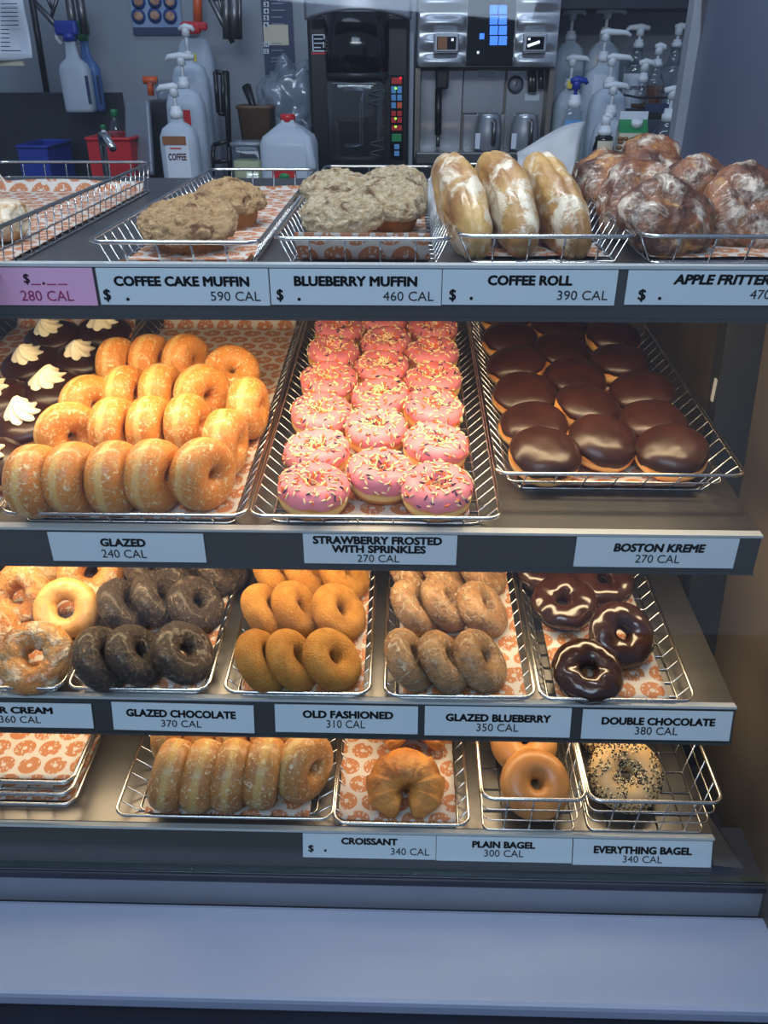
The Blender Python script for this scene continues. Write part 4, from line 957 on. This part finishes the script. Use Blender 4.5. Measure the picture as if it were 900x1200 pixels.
for y0 in (101, 159):
    pts = []
    for i in range(41):
        t = i/40; a = t*math.pi*4; pts.append((cx+.052+.018*math.sin(a+.6), -.047, zz(y0)-(zz(y0)-zz(y0+22))*t))
    MB().tube(pts, .0022, 6).build('embossed_curve', 'steel_dark', j)  # raised dark curves added for the serpentine embossing on the jar
cl_ = MB(); PB(cl_, org, 457, 88, 473, 186, D+.028, .014, bev=.002); cp = cl_.build('control_strip', 'black_gloss', e)
for (x0, y0, x1, y1, m) in ((459, 91, 471, 98.5, 'red'), (458.5, 101, 464, 109.5, 'sky_label'), (465.5, 101, 471, 109.5, 'sky_label'), (458.5, 111, 464, 118, 'sky_label'), (465.5, 111, 471, 118, 'sky_label'), (458.5, 120, 464, 127, 'sky_label'), (465.5, 120, 471, 127, 'orange'),
        (458.5, 130, 464, 136, 'red'), (465.5, 130, 471, 136, 'red'), (458.5, 137.5, 464, 144, 'red'), (465.5, 137.5, 471, 144, 'red'), (459, 147, 471, 153, 'red'), (459, 157, 470.5, 166, 'green'), (462, 169, 468, 175, 'sky_label'), (462, 177, 468, 183, 'sky_label')):
    b = MB(); PB(b, org, x0, y0, x1, y1, D+.0245, .004, bev=.001); b.build('button', m, cp)
for (x, y, m) in ((469.5, 91.5, 'lit_red'), (463.8, 103.5, 'lit_green'), (463.6, 139, 'lit_green'), (463.6, 148.5, 'lit_green')):
    q = at(x, y, D+.023); MB().lathe([(.0028, 0), (.0022, .002)], 8, mtx=Matrix.Translation((q.x-org[0], .0235, q.z-org[2])) @ Matrix.Rotation(rad(90), 4, 'X')).build('indicator_lamp', m, cp)
b = MB(); PB(b, org, 365, 39, 381, 61, D+.0385, .0012); bd = b.build('badge', 'black_gloss', e)
b = MB(); PB(b, org, 365, 61.5, 382, 63.5, D+.038, .0012); b.build('badge_stripe', 'red', bd)
b = MB()
for (x0, y0, x1, y1) in ((366, 40, 380, 41.5), (366, 59, 380, 60.5), (366, 40, 367.2, 60), (368, 45, 378, 46.3), (368, 50, 379, 51.3), (368, 55, 376, 56.3), (379, 41, 380.2, 46), (378.6, 49, 379.8, 56)): PB(b, org, x0, y0, x1, y1, D+.0378, .001)
b.build('badge_mark', 'white_paper', bd)
b = MB(); PB(b, org, 478, -20, 484.5, 200, D+.06, .25); b.build('side_panel', 'frame_metal', e)
# --- wall pieces
D = 2.745
def wallthing(name, lab, cat, rects, grp=None, depth=.004):
    x0, y0, x1, y1 = rects[0][:4]; o_ = (at((x0+x1)/2, (y0+y1)/2, D).x, D, at((x0+x1)/2, (y0+y1)/2, D).z)
    e_ = empty(name, o_, lab, cat, grp)
    for i, (a, b0, c, d, m, *nm) in enumerate(rects):
        bb = MB(); PB(bb, o_, a, b0, c, d, D-depth-.001*min(i, 1)-.0006*(i > 0), depth if i == 0 else .001); bb.build(nm[0] if nm else 'board', m, e_)
    return e_, o_
M['poster_bg'] = mat('pale_blue_poster', C(120, 142, 178), C(140, 160, 190), 5, .5)
M['poster_food'] = mat('food_picture', C(150, 104, 80), C(190, 150, 120), 60, .5)
M['poster_dish'] = mat('blue_dish', C(40, 70, 130), None, rough=.5)
e, o_ = wallthing('wall_poster', 'blue poster of six round food pictures on the wall', 'poster', [(153, -30, 211, 41, 'poster_bg', 'sheet'), (156, 32, 212, 41, 'navy', 'blue_band')])
for (x, y) in ((163, 19), (182, 18), (200, 19), (163, 2), (182, 1), (200, 2)):
    q = at(x, y, D); mt = Matrix.Translation((q.x-o_[0], -.0065, q.z-o_[2])) @ Matrix.Rotation(rad(90), 4, 'X'); k = scl(x, y, D)
    MB().lathe([(8.2*k, 0), (8.2*k, .0006)], 24, mtx=mt).build('dish_disc', 'poster_dish', e)
    MB().lathe([(5.6*k, .0006), (5.2*k, .0014), (2*k, .0016)], 18, mtx=mt, sq=(1, .85, 1)).build('food_picture', 'poster_food', e)
e, o_ = wallthing('wall_sign', 'tall navy sign strip on the wall with a cream note taped over it', 'sign', [(307, -40, 343, 91, 'navy', 'sign_board'), (309, 29, 338, 53, 'cardboard', 'taped_note')])
for s_, y in (('3', 2), ('4', 10), ('5', 18), ('6', 26), ('11', 49), ('12', 57)):
    bb = MB(); PB(bb, o_, 309, y, 315, y+6, D-.0066, .001); nb = bb.build('number_square', 'white_paper', e); ptext(s_, o_, D-.0070, 310.4, y+1, 313.6, y+5, 'navy', e, .01)
bb = MB()
for y in (2, 10, 18, 26, 49, 57, 66, 70): PB(bb, o_, 318, y+1.5, 334-(y % 5), y+2.6, D-.0062, .001)
bb.build('sign_lines', 'frame_metal', e)
# printed sheets hanging at the top left
D2 = 2.35
o = sheet([at(-30, 74, D2), at(39, 68, D2), at(26, -30, D2+.02), at(-30, -30, D2+.02)], 'paper_sheets', 'white_paper', 'white printed sheets hanging at the top left corner', 'paper', amp=.012, seed=4)
def hang_print():
    b = MB()
    for i in range(12):
        y = 4+i*5.0; x1 = 28+i*.7
        PB(b, o.location, 1, y, (8 if 5 < i < 11 else 20)+.4*i, y+1.0, D2-.022, .0006)
    return b
hang_print().build('printed_lines', 'steel_dark', o)
b = MB(); b_org = at(0, 75, D2+.01); PB(b, (b_org.x, D2, b_org.z), -40, 71, 27, 77, D2+.012, .012); bb = b.build('wooden_clip_strip', 'cardboard', None, (b_org.x, D2, b_org.z)); tag(bb, 'brown strip below the hanging white sheets', 'strip')
p0, p1 = at(34, -20, 2.5), at(55, 108, 2.5)
tag(MB().tube([p0, p1], .009, 8).build('black_pole', 'black'), 'thin black pole slanting down the wall at the left', 'pole')
# wire brackets on the wall
def bracket(lab, xs):
    b = MB()
    for (x0, y0, x1, y1, r) in xs: b.tube([at(x0, y0, 2.6), at(x1, y1, 2.6)], r, 6)
    o = b.build('wall_bracket', 'steel'); return tag(o, lab, 'bracket', 'wire shelf brackets')
bracket('grey wire shelf bracket above the spray bottles', [(40, 2, 80, 45, .008), (80, -10, 88, 46, .012), (92, -10, 100, 40, .012), (52, -10, 62, 12, .005), (70, -10, 58, 26, .005), (40, -10, 40, 4, .006)])
bracket('grey wire shelf bracket beside the navy wall sign', [(243, -8, 273, 50, .008), (265, -10, 266, 46, .012), (274, -10, 276, 46, .016), (280, -10, 281, 46, .008), (255, -8, 262, 22, .005), (245, 0, 268, -2, .005)])
p0 = at(231, -20, 2.68); p1 = at(232, 30, 2.68)
tag(MB().tube([p0, p1], .013, 8).build('orange_tube', 'orange'), 'orange upright tube above the rearmost white jug', 'tube')
# --- spray bottles hanging from the bracket
def spray(px, D, y0, y1, yb, w, mb, mt, lab, liq):
    k = scl(px, 90, D); zb = at(px, yb, D).z; z = lambda y: at(px, y, D).z-zb
    e = empty('spray_bottle', (at(px, 90, D).x, D, zb), lab, 'spray bottle', 'spray bottles hanging by the wall'); W_ = w*k
    MB().lathe([(W_*.96, 0), (W_, .008), (W_, z(82)), (W_*.86, z(75)), (W_*.44, z(68)), (W_*.34, z(52)), (W_*.36, z(46))], 28, sq=(1, .62, .6)).build('bottle_body', mb, e)
    MB().lathe([(W_*.9, .004), (W_*.94, .01), (W_*.94, z(liq)), (W_*.93, z(liq)+.001)], 24, sq=(1, .60, .6)).build('liquid', 'jug_blue', e)
    b = MB(); b.lathe([(W_*.42, z(48)), (W_*.42, z(40)), (W_*.3, z(38))], 16)
    b.box((-.004, 0, z(33)), (W_*1.5, .028, z(24)-z(42)), bev=.008); b.build('trigger_head', mt, e)
    MB().tube([(-W_*.7, 0, z(36)), (-W_*.85, 0, z(44)), (-W_*.6, 0, z(52))], .006, 6).build('trigger', 'white_pl', e)
    MB().box((W_*.86, -W_*.5, z(105)), (W_*.22, .003, z(85)-z(118)), bev=.001).build('side_label', 'navy', e)
spray(105, 2.66, 20, 40, 130, 13, 'jug_blue', 'green', 'blue-filled spray bottle with a green head behind the clear one', 90)
spray(89, 2.57, 25, 47, 131, 17.5, 'jug', 'blue', 'clear spray bottle with a blue trigger head hanging at the left', 118)
# --- left counter clutter
def boxthing(name, lab, cat, x0, y0, x1, D, dp, m, extra=None):
    xa, xb, _, zt = pxr(x0, y0, x1, y0+20, D); e = empty(name, ((xa+xb)/2, D+dp/2, CZ), lab, cat); h = zt-CZ
    b = MB(); w_ = xb-xa; t = .004
    b.box((0, 0, t/2), (w_*.94, dp*.94, t)); b.box((-w_/2*.98, 0, h/2), (t, dp, h)); b.box((w_/2*.98, 0, h/2), (t, dp, h)); b.box((0, -dp/2, h/2), (w_, t, h)); b.box((0, dp/2, h/2), (w_, t, h)); b.build('bin_body', m, e)
    MB().tube(rrect(-w_/2-.003, w_/2+.003, -dp/2-.003, dp/2+.003, h, .01), .005, 6, True).build('rim', m, e)
    return e
boxthing('red_crate', 'red plastic crate behind the empty top left basket', 'crate', 103, 163, 153, 2.30, .2, 'red')
boxthing('blue_bin', 'dark blue plastic bin in the shadow at the left', 'bin', 22, 172, 56, 2.45, .18, 'blue')
def bottle(px, D, y0, yb, w, mb, mc, lab, liq=None):
    zb = at(px, yb, D).z; z = at(px, y0, D).z-zb; k = scl(px, y0, D)*w
    e = empty('small_bottle', (at(px, yb, D).x, D, zb), lab, 'bottle')
    MB().lathe([(k*.95, 0), (k, .005), (k, z*.5), (k*.8, z*.62), (k*.36, z*.78), (k*.34, z*.84)], 18).build('bottle_body', mb, e)
    MB().lathe([(k*.46, z*.82), (k*.46, z*.98), (k*.4, z)], 14).build('cap', mc, e)
    if liq: MB().lathe([(k*.9, .003), (k*.93, z*.3), (k*.92, z*.31)], 18).build('liquid', liq, e)
bottle(125, 2.44, 146, 176, 6.5, 'white_pl', 'green', 'small white bottle with a green cap behind the red crate')
bottle(140, 2.44, 128, 176, 8.5, 'clear_pl', 'green', 'clear bottle with a dark green cap behind the red crate', 'violet')
q = at(122, 182, 2.12); 
b = MB(); b.tube([(0, 0, CZ-q.z), (0, 0, .02), (.004, -.01, .045), (.02, -.03, .045), (.045, -.06, .02)], .009, 8)
tag(b.build('sink_tap', 'chrome', None, (q.x, 2.12, q.z)), 'small chrome tap in front of the red crate', 'tap')
o = sheet([at(148, 205, 2.36), at(178, 205, 2.30), at(172, 118, 2.36), at(146, 118, 2.42)], 'cutting_board', 'frame_metal', 'pale grey cutting board leaning beside the red crate', 'board', amp=.001, th=.012)
# pump bottles at the left, front to back
G1 = 'pump bottles at the left of the counter'
pump('clear pump bottle with the COFFEE label, frontmost of the left group', 211, 2.10, 103, (192, 216), (124, 138, 7.5), (146, 22), None, 'jug', 'white_pl', ('amber', 250), ('white_paper', 160, 210, .62), grp=G1,
     text=[('COFFEE', 200, 178, 221, 186, 'ink_red', .01), ('-', 203, 171.5, 216, 173, 'ink_red', 0)])
e = bpy.data.objects['pump_bottle']
k = scl(211, 165, 2.10)
MB().box(((211-211-2)*k, -22*k*.72-.003, at(211, 163, 2.1).z-CZ), (27*k, .002, .018)).build('brown_label_band', 'brown', e)
pump('white pump jug with a red label behind the COFFEE bottle', 221, 2.26, 67, (204, 236), (90, 103, 6.5), (105, 22), None, 'jug', 'white_pl', None, ('red', 128, 146, .36), grp=G1)
pump('white pump jug with a white pump, third in the left row', 228, 2.40, 33, (222, 237), (60, 70, 5), (74, 21), None, 'jug', 'white_pl', None, grp=G1)
pump('rearmost tall white jug with a red spout under the orange tube', 235, 2.56, 32, (219, 234), (30, 42, 8), (46, 21), None, 'jug', 'white_pl', None, ('yellow', 63, 72, .2), grp=G1)
b = MB(); q = at(225, 33, 2.53); b.box((0, 0, 0), (.055, .03, .03), bev=.010); b.box((.03, 0, .004), (.03, .02, .02), bev=.006)
jug_ = [o for o in bpy.data.objects if o.get('label', '').startswith('rearmost tall white jug')][0]
b.build('red_spout_cap', 'red', jug_, (q.x-jug_.location.x, 2.515-jug_.location.y, q.z-jug_.location.z))
# orange-handled tools left of the pumps
b = MB(); p0 = at(176, 94, 2.5); b.tube([at(168, 94, 2.5), at(184, 94, 2.5)], .010, 8); b.tube([at(176, 94, 2.5), at(177, 112, 2.5)], .009, 8)
tag(b.build('hand_tool', 'orange'), 'orange T-shaped tool left of the pump bottles', 'tool')
xa, xb, za, zb = pxr(178, 100, 202, 117, 2.48)
e = empty('clear_tub', ((xa+xb)/2, 2.52, za), 'clear lidded tub beside the orange handle', 'tub')
MB().lathe([((xb-xa)*.42, 0), ((xb-xa)*.5, zb-za), ((xb-xa)*.48, zb-za)], 24, sq=(1, .6, .4)).build('tub_body', 'wrap', e)
MB().box((0, 0, zb-za+.005), (xb-xa+.012, .085, .01), bev=.003).build('lid', 'clear_pl', e)
MB().box((0, 0, (CZ-za)/2-.002), (xb-xa+.06, .16, za-CZ-.004)).build('stand', 'steel_dark', e)
# black wire rack
b = MB(); Dk = 2.28
for (x0, y0, x1, y1) in ((252, 84, 264, 86), (264, 86, 268, 172), (252, 84, 256, 132), (256, 132, 264, 134), (268, 165, 250, 170), (250, 170, 249, 206), (261, 86, 262, 134), (268, 172, 270, 206), (250, 190, 270, 188)): b.tube([at(x0, y0, Dk), at(x1, y1, Dk)], .006, 6)
for (x0, y0, x1, y1) in ((268, 172, 268, 172),):
    pass
b.tube([at(264, 86, Dk), at(266, 84, Dk+.16), at(270, 200, Dk+.16)], .006, 6)
tag(b.build('wire_rack', 'black'), 'black wire rack between the pump bottles and the brown tub', 'rack')
# brown tub with black scoop
xa, xb, za, zb = pxr(277, 124, 320, 168, 2.42); hw = (xb-xa)/2
e = empty('scoop_tub', ((xa+xb)/2, 2.42+hw, za), 'brown square tub holding a black-handled scoop', 'tub')
MB().lathe([(hw*.84, 0), (hw*.97, (zb-za)*.9), (hw*1.04, (zb-za)*.92), (hw*1.04, zb-za), (hw*.96, zb-za), (hw*.9, (zb-za)*.8)], 32, sq=(1, 1, .35)).build('tub_body', 'brown_tub', e)
MB().box((0, 0, (CZ-za)/2), (hw*1.9, hw*1.9, za-CZ)).build('stand', 'steel_dark', e)
q0, q1 = at(298, 128, 2.46), at(289, 102, 2.50)
tag(MB().tube([q0, (q0+q1)/2, q1], [.008, .011, .014], 8).build('scoop', 'black'), 'black scoop handle sticking out of the brown tub', 'scoop')
# lidded container with pale contents
xa, xb, za, zb = pxr(271, 172, 308, 214, 2.20); hw = (xb-xa)/2
e = empty('food_container', ((xa+xb)/2, 2.20+hw, CZ), 'clear lidded container of pale yellow filling left of the milk jug', 'container')
hh = zb-CZ
MB().lathe([(hw*.9, 0), (hw, hh), (hw*.97, hh)], 32, sq=(1, 1, .35)).build('container_body', 'clear_pl', e)
MB().lathe([(hw*.86, .003), (hw*.95, hh*.82), (hw*.94, hh*.825)], 32, sq=(1, 1, .35)).build('filling', 'cream_liq', e)
MB().lathe([(hw*1.06, hh), (hw*1.06, hh+.008), (hw*.9, hh+.010)], 32, sq=(1, 1, .35)).build('lid', 'wrap', e)
# milk jug
Dm = 2.08; px = 335; k = scl(px, 180, Dm); zt = at(px, 136, Dm).z-CZ; e = empty('milk_jug', (at(px, 180, Dm).x, Dm+.07, CZ), 'plastic gallon milk jug with a red cap', 'milk jug')
W_ = 33*k; zc = at(px, 145, Dm).z-CZ; zs = at(px, 172, Dm).z-CZ
MB().lathe([(W_*.94, 0), (W_, .01), (W_, zs), (W_*.90, zs+.018), (W_*.5, zc-.012), (W_*.26, zc-.002), (W_*.24, zc+.004)], 36, sq=(1, 1, .42)).build('jug_body', 'jug', e)
MB().tube([(W_*.35, -W_*.35, zc-.016), (W_*.72, -W_*.74, zs+.012), (W_*.86, -W_*.86, zs-.04), (W_*.84, -W_*.84, zs-.08)], [.010, .013, .013, .009], 10).build('handle', 'jug', e)
MB().lathe([(W_*.27, zc), (W_*.27, zt-.002), (W_*.24, zt)], 20).build('cap', 'red', e)
lb = MB().box((-.1*W_, -W_*1.0-.0015, at(px, 207, Dm).z-CZ), (W_*.86, .002, .030), bev=.0005).build('label', 'red', e)
MB().lathe([(.010, 0), (.010, .001)], 16, mtx=Matrix.Translation((-.1*W_, -W_-.003, at(px, 207, Dm).z-CZ)) @ Matrix.Rotation(rad(90), 4, 'X'), sq=(1.3, .8, 1)).build('label_emblem', 'green', e)
# clear plastic wrap bag
def bag(u, v):
    a = 2*math.pi*u; p0 = at(338, 128, 2.5); lat = math.pi*(v-.5)
    d = Vector((math.cos(a)*math.cos(lat), math.sin(a)*math.cos(lat), math.sin(lat)))
    r = 1+.35*noise.noise(d*2.1)+.16*abs(noise.noise(d*6.0))
    return Vector((d.x*.085*r, d.y*.07*r, d.z*.10*r))
q = at(340, 122, 2.52)
tag(MB().grid(bag, 48, 30, True, False).build('plastic_bag', 'wrap', None, (q.x, 2.53, max(q.z, CZ+.13))), 'crumpled clear plastic bag behind the milk jug', 'plastic bag')
# --- pump bottles at the right
G2 = 'pump bottles at the right of the counter'
RK = at(770, 128, 2.55).z
pump('tall amber pump jug at the back with the highest pump', 700, 2.60, 13, (687, 720), (32, 45, 6.5), (52, 20), None, 'jug', 'white_pl', ('amber', 60), ('cardboard', 65, 100, .55), grp=G2)
pump('white jug half hidden by the coffee machine, rear one', 661, 2.62, 14, (650, 675), (36, 47, 6.5), (52, 18), None, 'jug', 'white_pl', None, grp=G2)
pump('white pump jug with an orange mark, second in the right row', 699, 2.46, 39, (693, 727), (60, 72, 6.5), (80, 21), None, 'jug', 'white_pl', None, ('white_paper', 87, 110, .55), grp=G2, text=[('MIX', 692, 89, 698, 91.5, 'ink_red', .02)] if False else None)
pump('white pump jug behind the blue pump, beside the coffee machine', 663, 2.46, 69, (655, 682), (92, 103, 7), (108, 18), None, 'jug', 'white_pl', None, ('yellow', 94, 103, .3), grp=G2)
pump('white pump jug in front of the orange-marked one', 708, 2.34, 68, (702, 731), (90, 99, 7), (106, 21), None, 'jug', 'white_pl', ('white_pl', 114), grp=G2)
pump('clear bottle with the blue pump and blue label', 669, 2.22, 95, (662, 681), (111, 126, 7.5), (130, 12), None, 'clear_pl', 'white_pl', ('cardboard', 150), ('sky_label', 122+18, 150, .8), grp=G2)
e = [o for o in bpy.data.objects if o.name.startswith('pump_bottle') and o.get('label', '').startswith('clear bottle with the blue pump')][0]
for c in e.children:
    if c.name.startswith('pump_head'):
        c.data = c.data.copy(); c.data.materials.clear(); c.data.materials.append(M['blue'])
pump('white pump jug with a black ring handle behind the carton', 711, 2.22, 101, (700, 728), (123, 136, 7), (142, 18), None, 'jug', 'white_pl', ('white_pl', 160), grp=G2)
pump('black-bodied syrup bottle with a tan label and short white pump', 706, 2.05, 137, (704, 712), (147, 158, 8), (160, 12.5), None, 'black_gloss', 'white_pl', None, ('cardboard', 164, 186, .72), grp=G2, sq=(1, 1, 1))
pump('clear syrup bottle with a purple RASPBERRY label', 743, 2.55, 33, (727, 753), (46, 56, 6), (72, 14), 130, 'clear_pl', 'white_pl', None, ('white_paper', 86, 126, .96), grp=G2, sq=(1, 1, 1),
     text=[('RASPBERRY', 730, 100, 755, 104.5, 'purple', .01)])
pump('clear syrup bottle with a front-left pump, under the purple-labelled one', 751, 2.38, 74, (744, 762), (85, 96, 5.6), (112, 10.5), 128, 'clear_pl', 'white_pl', ('amber', 122), grp=G2, sq=(1, 1, 1))
pump('clear syrup bottle with amber syrup and a pump turned to the back', 766, 2.5, 55, (761, 773), (69, 78, 6), (90, 11.5), 128, 'clear_pl', 'white_pl', ('amber', 100), grp=G2, sq=(1, 1, 1))
pump('clear syrup bottle with its pump pointing right, by the case post', 787, 2.55, 32, (782, 808), (46, 55, 6), (74, 13.5), 128, 'clear_pl', 'white_pl', None, grp=G2, sq=(1, 1, 1))
pump('clear syrup bottle half hidden behind the case post', 797, 2.44, 74, (791, 805), (86, 96, 5), (108, 9), 130, 'clear_pl', 'white_pl', ('amber', 118), grp=G2, sq=(1, 1, 1))
pump('squat jar of violet syrup with a big white pump by the case post', 779, 2.16, 106, (769, 792), (127, 142, 8.5), (150, 19), None, 'clear_pl', 'white_pl', ('violet', 158), ('green', 166, 174, .8), grp=G2, sq=(1, 1, 1))
# wire stand under the syrup bottles
xa, xb, _, _ = pxr(727, 125, 812, 132, 2.5)
e = empty('bottle_stand', ((xa+xb)/2, 2.48, CZ), 'black wire stand carrying the clear syrup bottles', 'stand')
zt = min(at(760, 128, 2.55).z, at(760, 128, 2.38).z)-CZ
zt = at(760, 129, 2.44).z-CZ
MB().box((0, 0, zt-.012), (xb-xa, .30, .008)).build('platform', 'black', e)
b = MB(); b.tube(rrect(-(xb-xa)/2, (xb-xa)/2, -.16, .16, zt+.035, .01), .003, 6, True); b.build('guard_rail', 'black', e)
for sx in (-1, 1):
    for sy in (-1, 1): MB().box((sx*(xb-xa)*.48, sy*.14, (zt-.012)/2), (.012, .012, zt-.012)).build('leg', 'black', e)
b = MB(); b.box((-(xb-xa)*.18, -.166, zt+.012), (.09, .002, .02)); b.build('blue_tag', 'navy', e)
# gable-top carton
xa, xb, za, zb = pxr(727, 156, 759, 200, 2.06)
e = empty('milk_carton', ((xa+xb)/2, 2.06+.045, CZ), 'green gable-top carton with a white screw cap', 'carton'); e.rotation_euler = (0, 0, rad(-8))
w_ = (xb-xa)/2; d_ = .045; h0 = zb-CZ; h1 = at(740, 139, 2.1).z-CZ
b = MB().box((0, 0, h0/2), (2*w_, 2*d_, h0)); cb_ = b.build('carton_body', 'carton' if 'carton' in M else 'cardboard', e)
b = MB(); b.add([(-w_, -d_, h0), (w_, -d_, h0), (w_, d_, h0), (-w_, d_, h0), (-w_, 0, h1), (w_, 0, h1)], [(0, 1, 5, 4), (2, 3, 4, 5), (1, 2, 5), (3, 0, 4)], 0, False)
b.build('gable_top', 'green', e)
MB().box((0, 0, h1+.006), (2*w_, .006, .018)).build('top_fin', 'white_paper', e)
sl = math.atan2(h1-h0, d_)
MB().lathe([(.013, 0), (.013, .012), (.011, .014)], 18, mtx=Matrix.Translation((.006, -d_*.5, (h0+h1)/2)) @ Matrix.Rotation(math.pi/2-(math.pi/2-sl), 4, 'X')).build('screw_cap', 'white_pl', e)
rr = random.Random(5)
b = MB()
for i in range(16):
    a, z = rr.uniform(-.9, .9)*w_, h0-rr.uniform(.006, .035)
    b.lathe([(.006, 0), (.003, .0012)], 7, mtx=Matrix.Translation((a, -d_-.0002, z)) @ Matrix.Rotation(rad(90), 4, 'X'), sq=(1.2, .8, 1))
b.build('nut_pictures', 'brown', e)
# yellow sticker on the paper behind the chocolate-topped donuts
x, s_ = on(2, 588, 361, .03)
o = MB().box((0, 0, 0), (.030, .022, .0008)).build('price_sticker', 'yellow'); o.matrix_world = Matrix.Translation(S(2, x, s_, .012)) @ Matrix.Rotation(rad(40), 4, 'X')
tag(o, 'small yellow sticker on the paper at the back of the second shelf', 'sticker')
